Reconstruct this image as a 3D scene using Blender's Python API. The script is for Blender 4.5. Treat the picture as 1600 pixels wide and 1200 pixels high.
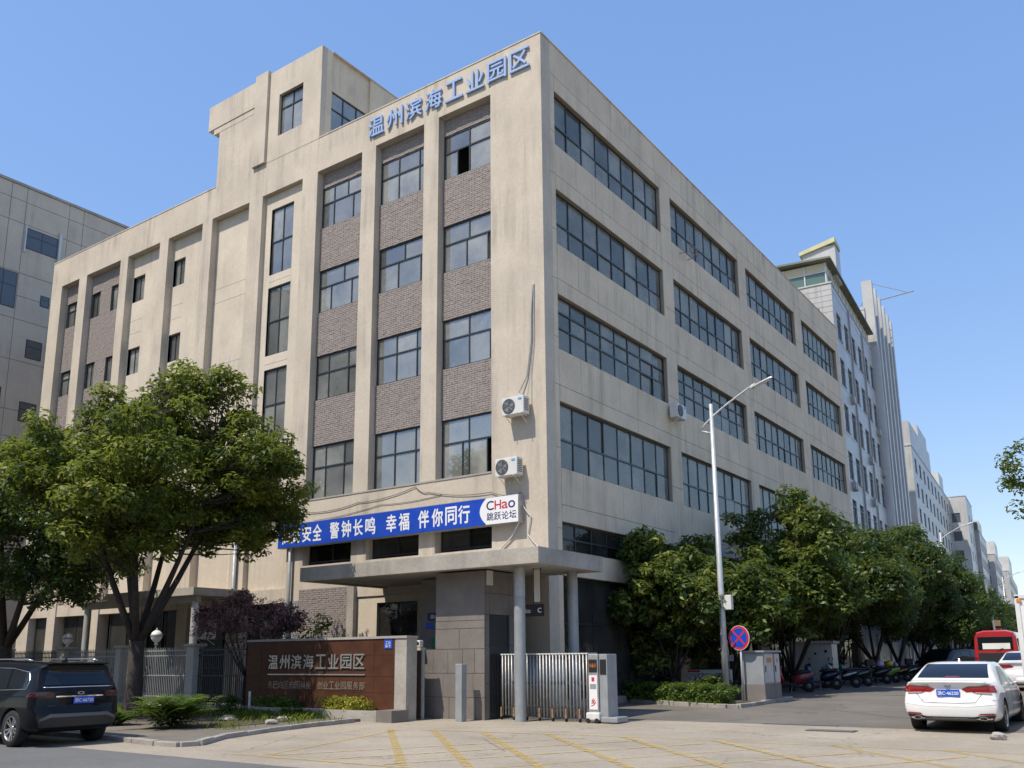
import bpy, bmesh, math, random
import numpy as np
from mathutils import Vector, Matrix
from mathutils.bvhtree import BVHTree
from mathutils.geometry import delaunay_2d_cdt

sc = bpy.context.scene
for o in list(bpy.data.objects):
    bpy.data.objects.remove(o)
COL = sc.collection
R = math.radians

# ---------------------------------------------------------------- camera
cam_d = bpy.data.cameras.new('camera')
cam = bpy.data.objects.new('camera', cam_d)
COL.objects.link(cam)
sc.camera = cam
cam_d.sensor_width = 36
cam_d.lens = 1408.76 / 1600 * 36
cam_d.shift_y = 136.27 / 1600
cam_d.clip_start = 0.1
cam_d.clip_end = 4000
CAM = (15.20, -23.51, 1.65)
YAW, PIT, ROL = -0.613819, 0.205805, 0.0081468
_f = Vector((math.sin(YAW) * math.cos(PIT), math.cos(YAW) * math.cos(PIT), math.sin(PIT)))
_r = Vector((math.cos(YAW), -math.sin(YAW), 0))
_d = _f.cross(_r)
_r2 = math.cos(ROL) * _r + math.sin(ROL) * _d
_d2 = -math.sin(ROL) * _r + math.cos(ROL) * _d
cam.matrix_world = Matrix(((_r2.x, -_d2.x, -_f.x, CAM[0]), (_r2.y, -_d2.y, -_f.y, CAM[1]),
                           (_r2.z, -_d2.z, -_f.z, CAM[2]), (0, 0, 0, 1)))

# ---------------------------------------------------------------- sky and sun
SUN = Vector((-0.33, -1.0, 1.72)).normalized()        # direction towards the sun
world = bpy.data.worlds.new('World')
sc.world = world
world.use_nodes = True
wn = world.node_tree.nodes
wl = world.node_tree.links
wn.clear()
sky = wn.new('ShaderNodeTexSky')
sky.sky_type = 'NISHITA'
sky.sun_disc = False
sky.sun_elevation = math.asin(SUN.z)
sky.sun_rotation = math.atan2(SUN.x, SUN.y)
sky.altitude = 0
sky.air_density = 1.0
sky.dust_density = 0.5
sky.ozone_density = 2.0
bg = wn.new('ShaderNodeBackground')
bg.inputs['Strength'].default_value = 0.15
wo = wn.new('ShaderNodeOutputWorld')
hs_ = wn.new('ShaderNodeHueSaturation')
hs_.inputs['Saturation'].default_value = 2.1
hs_.inputs['Value'].default_value = 1.58
hs_.inputs['Hue'].default_value = .515
gm_ = wn.new('ShaderNodeGamma')                       # the hazy bright horizon of this sky is held back a little
gm_.inputs['Gamma'].default_value = .38
wl.new(sky.outputs[0], gm_.inputs['Color'])
wl.new(gm_.outputs[0], hs_.inputs['Color'])
wl.new(hs_.outputs[0], bg.inputs[0])
wl.new(bg.outputs[0], wo.inputs[0])
sun_d = bpy.data.lights.new('sun', 'SUN')
sun_d.energy = 2.2
sun_d.angle = R(0.53)
sun_d.color = (1.0, 0.92, 0.80)
sun = bpy.data.objects.new('sun', sun_d)
sun.rotation_euler = (-SUN).to_track_quat('-Z', 'Y').to_euler()
sun.location = (-30, -50, 80)
COL.objects.link(sun)
sc.view_settings.view_transform = 'Standard'
sc.view_settings.look = 'None'
sc.view_settings.gamma = 1
sc.view_settings.exposure = 1.15
sc.view_settings.use_curve_mapping = False
sc.render.engine = 'CYCLES'
sc.cycles.max_bounces = 8
sc.cycles.transparent_max_bounces = 12
sc.cycles.caustics_reflective = False
sc.cycles.caustics_refractive = False

# ---------------------------------------------------------------- materials
MATS = {}
def rgb(r, g, b):
    """sRGB 0-255 to linear"""
    def f(c):
        c /= 255
        return c / 12.92 if c < .04045 else ((c + .055) / 1.055) ** 2.4
    return (f(r), f(g), f(b), 1)

def new_mat(name):
    m = bpy.data.materials.new(name)
    m.use_nodes = True
    MATS[name] = m
    nt = m.node_tree
    p = nt.nodes['Principled BSDF']
    return m, nt, p

def noise(nt, vec, scale, detail=4, rough=.55, vscale=None):
    n = nt.nodes.new('ShaderNodeTexNoise')
    n.inputs['Scale'].default_value = scale
    n.inputs['Detail'].default_value = detail
    n.inputs['Roughness'].default_value = rough
    if vscale:
        mp = nt.nodes.new('ShaderNodeMapping')
        mp.inputs['Scale'].default_value = vscale
        nt.links.new(vec, mp.inputs[0])
        vec = mp.outputs[0]
    nt.links.new(vec, n.inputs['Vector'])
    return n.outputs[0]

def ramp(nt, fac, a, b, ca=0., cb=1.):
    r = nt.nodes.new('ShaderNodeMapRange')
    r.inputs[1].default_value = a
    r.inputs[2].default_value = b
    r.inputs[3].default_value = ca
    r.inputs[4].default_value = cb
    nt.links.new(fac, r.inputs[0])
    return r.outputs[0]

def mixc(nt, fac, a, b, mode='MIX'):
    n = nt.nodes.new('ShaderNodeMix')
    n.data_type = 'RGBA'
    n.blend_type = mode
    for s, v in ((n.inputs[0], fac), (n.inputs[6], a), (n.inputs[7], b)):
        if isinstance(v, (tuple, list)):
            s.default_value = v if len(v) == 4 else (*v, 1)
        elif isinstance(v, (int, float)):
            s.default_value = v
        else:
            nt.links.new(v, s)
    return n.outputs[2]

def M(name, col, rough=.6, metal=0., var=.0, scale=4., fine=0., bump=0., bscale=40., streak=0., spec=.5, coat=0., col2=None):
    """procedural principled material: noise variation, streak stains and bump, all in world space"""
    m, nt, p = new_mat(name)
    L = nt.links
    p.inputs['Roughness'].default_value = rough
    p.inputs['Metallic'].default_value = metal
    p.inputs['Specular IOR Level'].default_value = spec
    p.inputs['Coat Weight'].default_value = coat
    p.inputs['Coat Roughness'].default_value = .05
    c = tuple(col) if len(col) == 4 else (*col, 1)
    pos = nt.nodes.new('ShaderNodeNewGeometry').outputs['Position']
    out = None
    if var:
        n = noise(nt, pos, scale, 5, .6)
        d = col2 or tuple(x * (1 - var) for x in c[:3]) + (1,)
        out = mixc(nt, ramp(nt, n, .35, .68), c, d)
    if fine:
        n = noise(nt, pos, scale * 14, 4, .7)
        f = ramp(nt, n, .3, .7, 1 - fine, 1 + fine * .4)
        g = nt.nodes.new('ShaderNodeCombineColor')
        for i in range(3):
            L.new(f, g.inputs[i])
        out = mixc(nt, 1., out if out is not None else c, g.outputs[0], 'MULTIPLY')
    if streak:
        n = noise(nt, pos, 1.0, 5, .65, (2.6, 2.6, .16))
        n2 = noise(nt, pos, .45, 3)
        mul = nt.nodes.new('ShaderNodeMath')
        mul.operation = 'MULTIPLY'
        L.new(ramp(nt, n, .46, .72), mul.inputs[0])
        L.new(ramp(nt, n2, .42, .62), mul.inputs[1])
        mu2 = nt.nodes.new('ShaderNodeMath')
        mu2.operation = 'MULTIPLY'
        mu2.inputs[1].default_value = streak
        L.new(mul.outputs[0], mu2.inputs[0])
        out = mixc(nt, mu2.outputs[0], out if out is not None else c, tuple(x * .42 for x in c[:3]) + (1,))
    if out is not None:
        L.new(out, p.inputs['Base Color'])
        rr = noise(nt, pos, scale * 3, 3)
        L.new(ramp(nt, rr, .3, .7, max(0, rough - .08), min(1, rough + .1)), p.inputs['Roughness'])
    else:
        p.inputs['Base Color'].default_value = c
    if bump:
        b = nt.nodes.new('ShaderNodeBump')
        b.inputs['Strength'].default_value = bump
        b.inputs['Distance'].default_value = .02
        L.new(noise(nt, pos, bscale, 4, .65), b.inputs['Height'])
        L.new(b.outputs[0], p.inputs['Normal'])
    return m

def glass_mat(name, tint, base=.16, rough=.02, wave=.02, col=(.86, .87, .85), film=.2):
    """window glass: see-through tinted pane with a mirror-like reflection"""
    m, nt, p = new_mat(name)
    nt.nodes.remove(p)
    L = nt.links
    out = nt.nodes['Material Output']
    t = nt.nodes.new('ShaderNodeBsdfTransparent')
    t.inputs[0].default_value = (*tint, 1)
    g = nt.nodes.new('ShaderNodeBsdfGlossy')
    g.inputs['Roughness'].default_value = rough
    g.inputs['Color'].default_value = (*col, 1)
    lw = nt.nodes.new('ShaderNodeFresnel')
    lw.inputs['IOR'].default_value = 1.5
    f = ramp(nt, lw.outputs[0], .04, 1., base, 1.)
    if wave:
        pos = nt.nodes.new('ShaderNodeNewGeometry').outputs['Position']
        b = nt.nodes.new('ShaderNodeBump')
        b.inputs['Strength'].default_value = wave
        b.inputs['Distance'].default_value = .3
        L.new(noise(nt, pos, .9, 2), b.inputs['Height'])
        L.new(b.outputs[0], g.inputs['Normal'])
    mx = nt.nodes.new('ShaderNodeMixShader')
    L.new(f, mx.inputs[0])
    L.new(t.outputs[0], mx.inputs[1])
    L.new(g.outputs[0], mx.inputs[2])
    # thin film of dust on the pane
    df = nt.nodes.new('ShaderNodeBsdfDiffuse')
    df.inputs[0].default_value = (.58, .58, .53, 1)
    m2 = nt.nodes.new('ShaderNodeMixShader')
    pos2 = nt.nodes.new('ShaderNodeNewGeometry').outputs['Position']
    oi = nt.nodes.new('ShaderNodeObjectInfo')              # every pane is a little cleaner or dirtier than the next
    mu = nt.nodes.new('ShaderNodeMath')
    mu.operation = 'MULTIPLY'
    L.new(ramp(nt, noise(nt, pos2, .8, 4, .6), .3, .7, film * .5, film * 1.4), mu.inputs[0])
    L.new(ramp(nt, oi.outputs['Random'], 0, 1, .35, 1.55), mu.inputs[1])
    L.new(mu.outputs[0], m2.inputs[0])
    L.new(mx.outputs[0], m2.inputs[1])
    L.new(df.outputs[0], m2.inputs[2])
    L.new(m2.outputs[0], out.inputs[0])
    return m

def leaf_mat(name, dark, mid, light, rough=.42, trans=.35, spec=.4):
    m, nt, p = new_mat(name)
    L = nt.links
    at = nt.nodes.new('ShaderNodeAttribute')
    at.attribute_name = 'tone'
    cr = nt.nodes.new('ShaderNodeValToRGB')
    e = cr.color_ramp.elements
    e[0].position, e[0].color = 0, (*dark, 1)
    e[1].position, e[1].color = 1, (*light, 1)
    x = e.new(.5)
    x.color = (*mid, 1)
    L.new(at.outputs['Fac'], cr.inputs[0])
    L.new(cr.outputs[0], p.inputs['Base Color'])
    p.inputs['Roughness'].default_value = rough
    p.inputs['Specular IOR Level'].default_value = spec
    tr = nt.nodes.new('ShaderNodeBsdfTranslucent')
    L.new(mixc(nt, .5, cr.outputs[0], (.5, .6, .08, 1) if 'purple' not in name else (.3, .10, .12, 1), 'MIX'), tr.inputs[0])
    mx = nt.nodes.new('ShaderNodeMixShader')
    mx.inputs[0].default_value = trans
    L.new(p.outputs[0], mx.inputs[1])
    L.new(tr.outputs[0], mx.inputs[2])
    L.new(mx.outputs[0], nt.nodes['Material Output'].inputs[0])
    return m

M('plaster', (.61, .53, .425), .85, var=.17, scale=.55, fine=.10, bump=.25, bscale=14, streak=.75)
M('plaster_recess', (.66, .575, .46), .85, var=.16, scale=.5, fine=.08, bump=.25, bscale=14, streak=.5)
M('plaster_lightened', (.76, .63, .465), .85, var=.16, scale=.5, fine=.08, bump=.2, bscale=14, streak=.7)  # plaster paint of the front, colour lightened to offset the side wall's shade
M('plaster_lightened2', (.60, .53, .435), .85, var=.14, scale=.5, fine=.08, bump=.2, bscale=14, streak=.5)
M('groove', (.34, .29, .23), .9)
M('brick_mat', (.37, .318, .288), .85, var=.32, scale=9., fine=.2, bump=.3, bscale=60)
M('mortar', (.18, .155, .14), .95, var=.2, scale=6.)
M('frame_dark', (.035, .042, .046), .4, var=.2, scale=3)
M('frame_far', (.10, .11, .12), .5)
glass_mat('glass', (.76, .80, .78), .28, film=.28)
glass_mat('glass_side', (.84, .88, .84), .16, col=(.64, .65, .60), film=.27)
glass_mat('glass_dark', (.40, .44, .45), .06, col=(.55, .56, .55), film=.05)
M('blind', (.84, .83, .76), .8, var=.15, scale=1.2)
M('curtain', (.62, .63, .60), .9, var=.25, scale=2)
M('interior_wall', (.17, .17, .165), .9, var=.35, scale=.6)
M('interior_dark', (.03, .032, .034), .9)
M('lamp_white', (.8, .8, .78), .5)
M('letter_blue', (.32, .44, .68), .35, metal=.0, spec=.6)
M('banner_blue', (.010, .065, .46), .45, var=.1, scale=1.2)
M('banner_white', (.78, .78, .78), .5)
M('ink_navy', (.02, .025, .10), .5)
M('ink_red', (.55, .03, .05), .5)
M('alu', (.46, .46, .45), .5, metal=.55, var=.25, scale=8)
M('steel_grey', (.36, .38, .385), .5, metal=.25, var=.18, scale=3, fine=.08)
M('steel_pole', (.60, .61, .60), .42, metal=.35, var=.15, scale=2)
M('white_plastic', (.72, .71, .67), .45, var=.1, scale=3, fine=.06, streak=.3)
M('black_plastic', (.015, .015, .016), .5)
M('rubber', (.018, .018, .018), .85, var=.3, scale=20)
M('concrete', (.44, .405, .35), .88, var=.3, scale=.9, fine=.16, bump=.35, bscale=18, streak=.5)
M('concrete_light', (.43, .405, .365), .9, var=.2, scale=1.2, fine=.15, bump=.3, bscale=22)
M('kerb_stone', (.40, .37, .33), .9, var=.35, scale=2.2, fine=.18, bump=.5, bscale=25)
M('granite_grey', (.225, .20, .178), .6, var=.22, scale=1.6, fine=.16, bump=.1, bscale=60)
M('granite_brown', (.105, .042, .022), .5, var=.35, scale=2.2, fine=.25, spec=.25)
M('joint_light', (.22, .15, .11), .9)
M('joint_dark', (.07, .065, .06), .9)
M('letter_metal', (.55, .53, .48), .35, metal=.8)
M('letter_dull', (.30, .23, .17), .5, metal=.3)
M('sign_blue', (.01, .07, .5), .4)
M('sign_navy', (.012, .012, .09), .4)
M('sign_green', (.02, .18, .06), .4)
M('sign_sky', (.2, .5, .75), .4)
M('sign_red', (.62, .03, .035), .4)
M('rust_door', (.09, .055, .04), .7, var=.3, scale=3)
M('soil', (.10, .08, .055), .95, var=.5, scale=3., fine=.3, bump=.8, bscale=12)
M('bark', (.055, .043, .034), .9, var=.45, scale=7, fine=.2, bump=.9, bscale=26)
M('bark_pale', (.10, .085, .07), .9, var=.4, scale=6, bump=.7, bscale=22)
M('tile_white', (.51, .495, .47), .35, var=.16, scale=.5, streak=.55)
M('tile_grey', (.40, .40, .395), .4, var=.16, scale=.4, streak=.6)
M('tile_bright', (.54, .53, .51), .35, var=.14, scale=.4, streak=.5)
M('glass_far', (.085, .10, .115), .12, spec=.8)
M('glass_green', (.10, .17, .14), .15, spec=.7)
M('roof_green', (.19, .20, .15), .6, var=.3, scale=1)
M('paint_yellow_pale', (.60, .57, .34), .6, var=.2, scale=1)
M('cream', (.55, .50, .36), .6)
M('cable', (.10, .095, .085), .7)
M('pvc', (.62, .60, .56), .5)
M('gold_worn', (.34, .22, .13), .5, var=.5, scale=18)
M('paint_orange', (.65, .20, .02), .5)

leaf_mat('leaf_main', (.016, .036, .008), (.060, .094, .015), (.23, .25, .038), .5, .32, .3)
leaf_mat('leaf_dark', (.014, .036, .010), (.028, .062, .014), (.060, .105, .020), .42, .30)
leaf_mat('leaf_magnolia', (.026, .055, .012), (.070, .110, .022), (.22, .24, .05), .48, .24, .3)
leaf_mat('leaf_purple', (.085, .042, .050), (.18, .098, .115), (.36, .23, .25), .45, .15)
leaf_mat('leaf_hedge', (.030, .07, .012), (.065, .125, .018), (.14, .20, .03), .4, .3)
leaf_mat('leaf_gold', (.12, .14, .018), (.30, .28, .03), (.50, .44, .05), .45, .35)
leaf_mat('grass_blade', (.06, .11, .012), (.14, .21, .025), (.28, .34, .05), .5, .4)
leaf_mat('leaf_fern', (.03, .08, .012), (.07, .14, .02), (.16, .24, .035), .45, .35)

# ---------------------------------------------------------------- mesh helpers
def link(o, parent=None):
    COL.objects.link(o)
    if parent is not None:
        o.parent = parent
    return o

def tag(o, label=None, cat=None, group=None, kind=None):
    for k, v in (('label', label), ('category', cat), ('group', group), ('kind', kind)):
        if v:
            o[k] = v
    return o

def thing(name, label, cat, loc=(0, 0, 0), rz=0., group=None):
    o = bpy.data.objects.new(name, None)
    o.empty_display_size = .2
    link(o)
    o.location = loc
    o.rotation_euler = (0, 0, rz)
    return tag(o, label, cat, group)

class MB:
    def __init__(s):
        s.v, s.f, s.m = [], [], []
        s.mi = 0
    def add(s, vs, fs):
        n = len(s.v)
        s.v += [tuple(p) for p in vs]
        for f in fs:
            s.f.append(tuple(i + n for i in f))
            s.m.append(s.mi)
        return s
    def box(s, x0, x1, y0, y1, z0, z1):
        v = [(x, y, z) for z in (z0, z1) for y in (y0, y1) for x in (x0, x1)]
        return s.add(v, [(0, 2, 3, 1), (4, 5, 7, 6), (0, 1, 5, 4), (2, 6, 7, 3), (0, 4, 6, 2), (1, 3, 7, 5)])
    def tube(s, pts, r, n=8, cap=True):
        """tube through a list of points; r a number or one radius per point"""
        pts = [Vector(p) for p in pts]
        k = len(pts)
        rs = [r] * k if isinstance(r, (int, float)) else list(r)
        vs, fs = [], []
        ref = None
        for i, p in enumerate(pts):
            t = (pts[min(i + 1, k - 1)] - pts[max(i - 1, 0)]).normalized()
            if ref is None:
                ref = Vector((0, 0, 1)) if abs(t.z) < .9 else Vector((1, 0, 0))
            a = t.cross(ref).normalized()
            b = a.cross(t).normalized()
            ref = b
            for j in range(n):
                w = 2 * math.pi * j / n
                vs.append(p + (a * math.cos(w) + b * math.sin(w)) * rs[i])
        for i in range(k - 1):
            for j in range(n):
                fs.append((i * n + j, i * n + (j + 1) % n, (i + 1) * n + (j + 1) % n, (i + 1) * n + j))
        if cap:
            fs.append(tuple(range(n))[::-1])
            fs.append(tuple(range((k - 1) * n, k * n)))
        return s.add(vs, fs)
    def lathe(s, prof, n=20, mat=None):
        """profile of (radius, height) turned about z, placed by a matrix"""
        vs, fs = [], []
        for (r, h) in prof:
            for j in range(n):
                w = 2 * math.pi * j / n
                vs.append(Vector((r * math.cos(w), r * math.sin(w), h)))
        for i in range(len(prof) - 1):
            for j in range(n):
                fs.append((i * n + j, i * n + (j + 1) % n, (i + 1) * n + (j + 1) % n, (i + 1) * n + j))
        if mat is not None:
            vs = [mat @ p for p in vs]
        return s.add(vs, fs)
    def prism(s, poly, z0, z1):
        """closed polygon in xy (counter-clockwise) pulled from z0 to z1"""
        n = len(poly)
        vs = [(x, y, z0) for x, y in poly] + [(x, y, z1) for x, y in poly]
        fs = [tuple(range(n))[::-1], tuple(range(n, 2 * n))]
        fs += [(i, (i + 1) % n, n + (i + 1) % n, n + i) for i in range(n)]
        return s.add(vs, fs)
    def xform(s, mat, start=0):
        for i in range(start, len(s.v)):
            s.v[i] = tuple(mat @ Vector(s.v[i]))
        return s
    def mesh(s, name, mats, smooth=False):
        me = bpy.data.meshes.new(name)
        me.from_pydata(s.v, [], s.f)
        for m in (mats if isinstance(mats, (list, tuple)) else [mats]):
            me.materials.append(MATS[m])
        if isinstance(mats, (list, tuple)) and len(mats) > 1:
            me.polygons.foreach_set('material_index', s.m)
        if smooth:
            me.polygons.foreach_set('use_smooth', [True] * len(me.polygons))
        me.update()
        return me
    def build(s, name, mats, parent=None, smooth=False, bevel=0., seg=2, autosmooth=False):
        me = s.mesh(name, mats, smooth)
        if bevel:
            bm = bmesh.new()
            bm.from_mesh(me)
            ed = [e for e in bm.edges if len(e.link_faces) == 2 and e.calc_face_angle(0) > .6]
            bmesh.ops.bevel(bm, geom=ed, offset=bevel, segments=seg, affect='EDGES', profile=.6, clamp_overlap=True)
            bm.to_mesh(me)
            bm.free()
        if autosmooth:
            sharp_smooth(me)
        return link(bpy.data.objects.new(name, me), parent)

def sharp_smooth(me, ang=.6):
    me.polygons.foreach_set('use_smooth', [True] * len(me.polygons))
    bm = bmesh.new()
    bm.from_mesh(me)
    for e in bm.edges:
        e.smooth = not (len(e.link_faces) == 2 and e.calc_face_angle(0) > ang)
    bm.to_mesh(me)
    bm.free()

def box(name, mat, parent, x0, x1, y0, y1, z0, z1, bevel=0.):
    return MB().box(x0, x1, y0, y1, z0, z1).build(name, mat, parent, bevel=bevel)

def mkobj(name, me, parent=None, loc=(0, 0, 0), rot=(0, 0, 0)):
    o = bpy.data.objects.new(name, me)
    o.location = loc
    o.rotation_euler = rot
    return link(o, parent)

def copy_tree(o, parent=None):
    c = o.copy()
    COL.objects.link(c)
    c.parent = parent
    for ch in list(o.children):
        copy_tree(ch, c)
    return c

def text_mesh(body, w=None, h=None, depth=.0, bold=0., mat='banner_white', space=1.):
    """mesh of a line of writing, scaled to a width and height, lower left corner at the origin"""
    c = bpy.data.curves.new('text', 'FONT')
    c.body = body
    c.size = 1
    c.space_character = space
    c.extrude = .05 if depth else 0
    o = bpy.data.objects.new('text', c)
    COL.objects.link(o)
    bpy.context.view_layer.update()
    me = bpy.data.meshes.new_from_object(o.evaluated_get(bpy.context.evaluated_depsgraph_get()))
    bpy.data.objects.remove(o)
    bpy.data.curves.remove(c)
    n = len(me.vertices)
    a = np.empty(n * 3)
    me.vertices.foreach_get('co', a)
    a = a.reshape(-1, 3)
    lo, hi = a.min(0), a.max(0)
    a -= (lo[0], lo[1], 0)
    sx = w / (hi[0] - lo[0]) if w else None
    sy = h / (hi[1] - lo[1]) if h else None
    sx, sy = sx or sy, sy or sx
    a *= (sx, sy, 1)
    if depth:
        a[:, 2] = np.where(a[:, 2] > 0, depth, 0)
    if bold:                                            # thicker strokes: shifted copies, each a hair deeper
        bx = bold * (h or w)
        fs = [tuple(p.vertices) for p in me.polygons]
        V, FF = [], []
        for k, (dx, dy) in enumerate(((0, 0), (1, 0), (-1, 0), (0, 1), (0, -1))):
            b_ = a + (dx * bx, dy * bx, 0)
            b_[:, 2] -= k * .0006 * (1 if depth else 1)
            V += [tuple(q) for q in b_]
            FF += [tuple(i + k * n for i in f) for f in fs]
        me = bpy.data.meshes.new('text')
        me.from_pydata(V, [], FF)
    else:
        me.vertices.foreach_set('co', a.ravel())
    me.materials.clear()
    me.materials.append(MATS[mat])
    me.update()
    return me

def zf(y):
    """height of the ground: the side street climbs slightly away from the crossing"""
    return min(max((y + 4) / 18, 0), 1) * .35

def arr_mesh(name, V, F, mats, tone=None, smooth=False):
    """mesh from numpy arrays of quads (or triangles)"""
    me = bpy.data.meshes.new(name)
    k = F.shape[1]
    me.vertices.add(len(V))
    me.vertices.foreach_set('co', V.astype(np.float32).ravel())
    me.loops.add(F.size)
    me.loops.foreach_set('vertex_index', F.astype(np.int32).ravel())
    me.polygons.add(len(F))
    me.polygons.foreach_set('loop_start', np.arange(0, F.size, k, dtype=np.int32))
    me.polygons.foreach_set('loop_total', np.full(len(F), k, dtype=np.int32))
    me.update(calc_edges=True)
    for m in (mats if isinstance(mats, (list, tuple)) else [mats]):
        me.materials.append(MATS[m])
    if tone is not None:
        at = me.attributes.new('tone', 'FLOAT', 'FACE')
        at.data.foreach_set('value', tone.astype(np.float32))
    return me
# ================================================================ ground
def ground_mat(name, col, col2, crackscale=.16, tint=None, lines=True):
    m, nt, p = new_mat(name)
    L = nt.links
    pos = nt.nodes.new('ShaderNodeNewGeometry').outputs['Position']
    n1 = noise(nt, pos, .35, 6, .6)
    c = mixc(nt, ramp(nt, n1, .38, .64), (*col, 1), (*col2, 1))
    n2 = noise(nt, pos, 9, 5, .75)
    g = nt.nodes.new('ShaderNodeCombineColor')
    f = ramp(nt, n2, .3, .7, .82, 1.1)
    for i in range(3):
        L.new(f, g.inputs[i])
    c = mixc(nt, 1., c, g.outputs[0], 'MULTIPLY')
    n3 = noise(nt, pos, 1.0, 6, .7, (.5, 1.6, 1))                  # tyre marks and dirt
    c = mixc(nt, ramp(nt, n3, .54, .72, 0, .5), c, tuple(x * .5 for x in col) + (1,))
    n5 = noise(nt, pos, 2.2, 5, .7)                                 # oil and repair patches
    c = mixc(nt, ramp(nt, n5, .63, .70, 0, .38), c, tuple(x * .42 for x in col) + (1,))
    if lines:
        vo = nt.nodes.new('ShaderNodeTexVoronoi')
        vo.feature = 'DISTANCE_TO_EDGE'
        vo.inputs['Scale'].default_value = crackscale
        n4 = noise(nt, pos, 1.3, 5, .6)
        wv = nt.nodes.new('ShaderNodeVectorMath')
        wv.operation = 'ADD'
        cv = nt.nodes.new('ShaderNodeCombineXYZ')
        L.new(ramp(nt, n4, 0, 1, -.9, .9), cv.inputs[0])
        L.new(ramp(nt, n4, 0, 1, .9, -.9), cv.inputs[1])
        L.new(pos, wv.inputs[0])
        L.new(cv.outputs[0], wv.inputs[1])
        L.new(wv.outputs[0], vo.inputs['Vector'])
        c = mixc(nt, ramp(nt, vo.outputs['Distance'], .0, .006, .6, 0), c, tuple(x * .3 for x in col) + (1,))
    L.new(c, p.inputs['Base Color'])
    p.inputs['Roughness'].default_value = .9
    b = nt.nodes.new('ShaderNodeBump')
    b.inputs['Strength'].default_value = .3
    b.inputs['Distance'].default_value = .015
    L.new(noise(nt, pos, 45, 3, .7), b.inputs['Height'])
    L.new(b.outputs[0], p.inputs['Normal'])
    return m
ground_mat('apron_mat', (.37, .322, .25), (.29, .25, .195))
ground_mat('street_mat', (.175, .157, .131), (.128, .116, .098), .12)
ground_mat('asphalt_mat', (.15, .15, .145), (.118, .118, .115), .1, lines=False)
ground_mat('pave_mat', (.20, .18, .15), (.13, .115, .095), .9)
ground_mat('land_mat', (.17, .16, .14), (.13, .12, .10), .1, lines=False)

def sheet(name, mat, poly_x, y0, y1, dz, kind='structure'):
    """strip of ground between two x, following the slope in y"""
    ys = sorted({y0, y1, *[y for y in (-4, 2, 8, 14) if y0 < y < y1]})
    x0, x1 = poly_x
    mb = MB()
    v = []
    for y in ys:
        v += [(x0, y, zf(y) + dz), (x1, y, zf(y) + dz)]
    mb.add(v, [(2 * i, 2 * i + 1, 2 * i + 3, 2 * i + 2) for i in range(len(ys) - 1)])
    return tag(mb.build(name, mat), kind=kind)

sheet('ground', 'land_mat', (-900, 900), -300, 2500, 0)
sheet('road', 'asphalt_mat', (-400, 400), -45, -13.3, .004)
sheet('driveway', 'apron_mat', (-60, 60), -13.3, -1.35, .004)
sheet('side_street', 'street_mat', (-.1, 19), -1.35, 400, .004)

# worn yellow paint of the keep-clear box
def yellow_mat():
    m, nt, p = new_mat('paint_yellow')
    L = nt.links
    pos = nt.nodes.new('ShaderNodeNewGeometry').outputs['Position']
    c = mixc(nt, noise(nt, pos, 4, 4), (.56, .39, .09, 1), (.46, .34, .12, 1))
    L.new(c, p.inputs['Base Color'])
    p.inputs['Roughness'].default_value = .85
    t = nt.nodes.new('ShaderNodeBsdfTransparent')
    mx = nt.nodes.new('ShaderNodeMixShader')
    L.new(ramp(nt, noise(nt, pos, 6, 8, .8), 0.40, .60, .18, .97), mx.inputs[0])
    L.new(p.outputs[0], mx.inputs[1])
    L.new(t.outputs[0], mx.inputs[2])
    L.new(mx.outputs[0], nt.nodes['Material Output'].inputs[0])
yellow_mat()
marks = tag(bpy.data.objects.new('yellow_box_marking', None), kind='structure')
link(marks)
def stripe(p, q, w, k=[0]):
    p, q = Vector(p), Vector(q)
    d = (q - p).normalized()
    n = Vector((-d.y, d.x)) * w / 2
    k[0] += 1
    z = .010 + .0015 * (k[0] % 7)
    v = [(*(a + s * n), z + zf(a.y)) for a, s in ((p, -1), (q, -1), (q, 1), (p, 1))]
    return MB().add(v, [(0, 1, 2, 3)]).build('painted_stripe', 'paint_yellow', marks)
TOP = lambda x: -6.45 + .055 * x + (.35 if x > 4 else .0875 * x)
for x in (-.6, .72, 2.05, 3.67, 5.53, 7.56, 9.87, 11.76, 13.6, 15.6):
    y = TOP(max(x, 0)) + .05
    t = y + 12.3
    stripe((x, y), (x + t * .97, y - t), .17)
for x, y in ((2.0, -12.3), (3.3, -12.3), (4.7, -12.3), (6.2, -12.3), (7.8, -12.3), (9.4, -12.3), (11., -12.3), (12.6, -12.3), (14.2, -12.3)):
    t = (-5.7 - y) * .9
    stripe((x, y), (x + t * .5, y + t), .10)
stripe((.44, -6.40), (5.0, -5.78), .12)
stripe((5.0, -5.78), (19., -5.2), .12)
stripe((1.9, -12.4), (-.1, -6.6), .13)
stripe((1.2, -12.5), (19, -12.2), .14)
# dark strip drains in the road seam
for (x0, x1, y0, y1) in ((8.45, 9.5, -2.6, -2.2), (7.0, 8.8, -1.32, -1.22)):
    t = thing('drain_grate', 'dark slotted drain cover set in the concrete seam' if y0 < -2 else 'long narrow dark drain slot at the edge of the side street', 'drain', (0, 0, 0))
    box('grate_frame', 'joint_dark', t, x0, x1, y0, y1, zf(y0) - .01, zf(y1) + .016)
    n = int((x1 - x0) / .08)
    me = MB().box(-.015, .015, y0 + .03, y1 - .03, 0, .012).mesh('grate_bar', 'steel_grey')
    for i in range(n):
        mkobj('grate_bar', me, t, (x0 + .05 + i * (x1 - x0 - .08) / n, 0, zf(y0) + .012))

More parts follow.
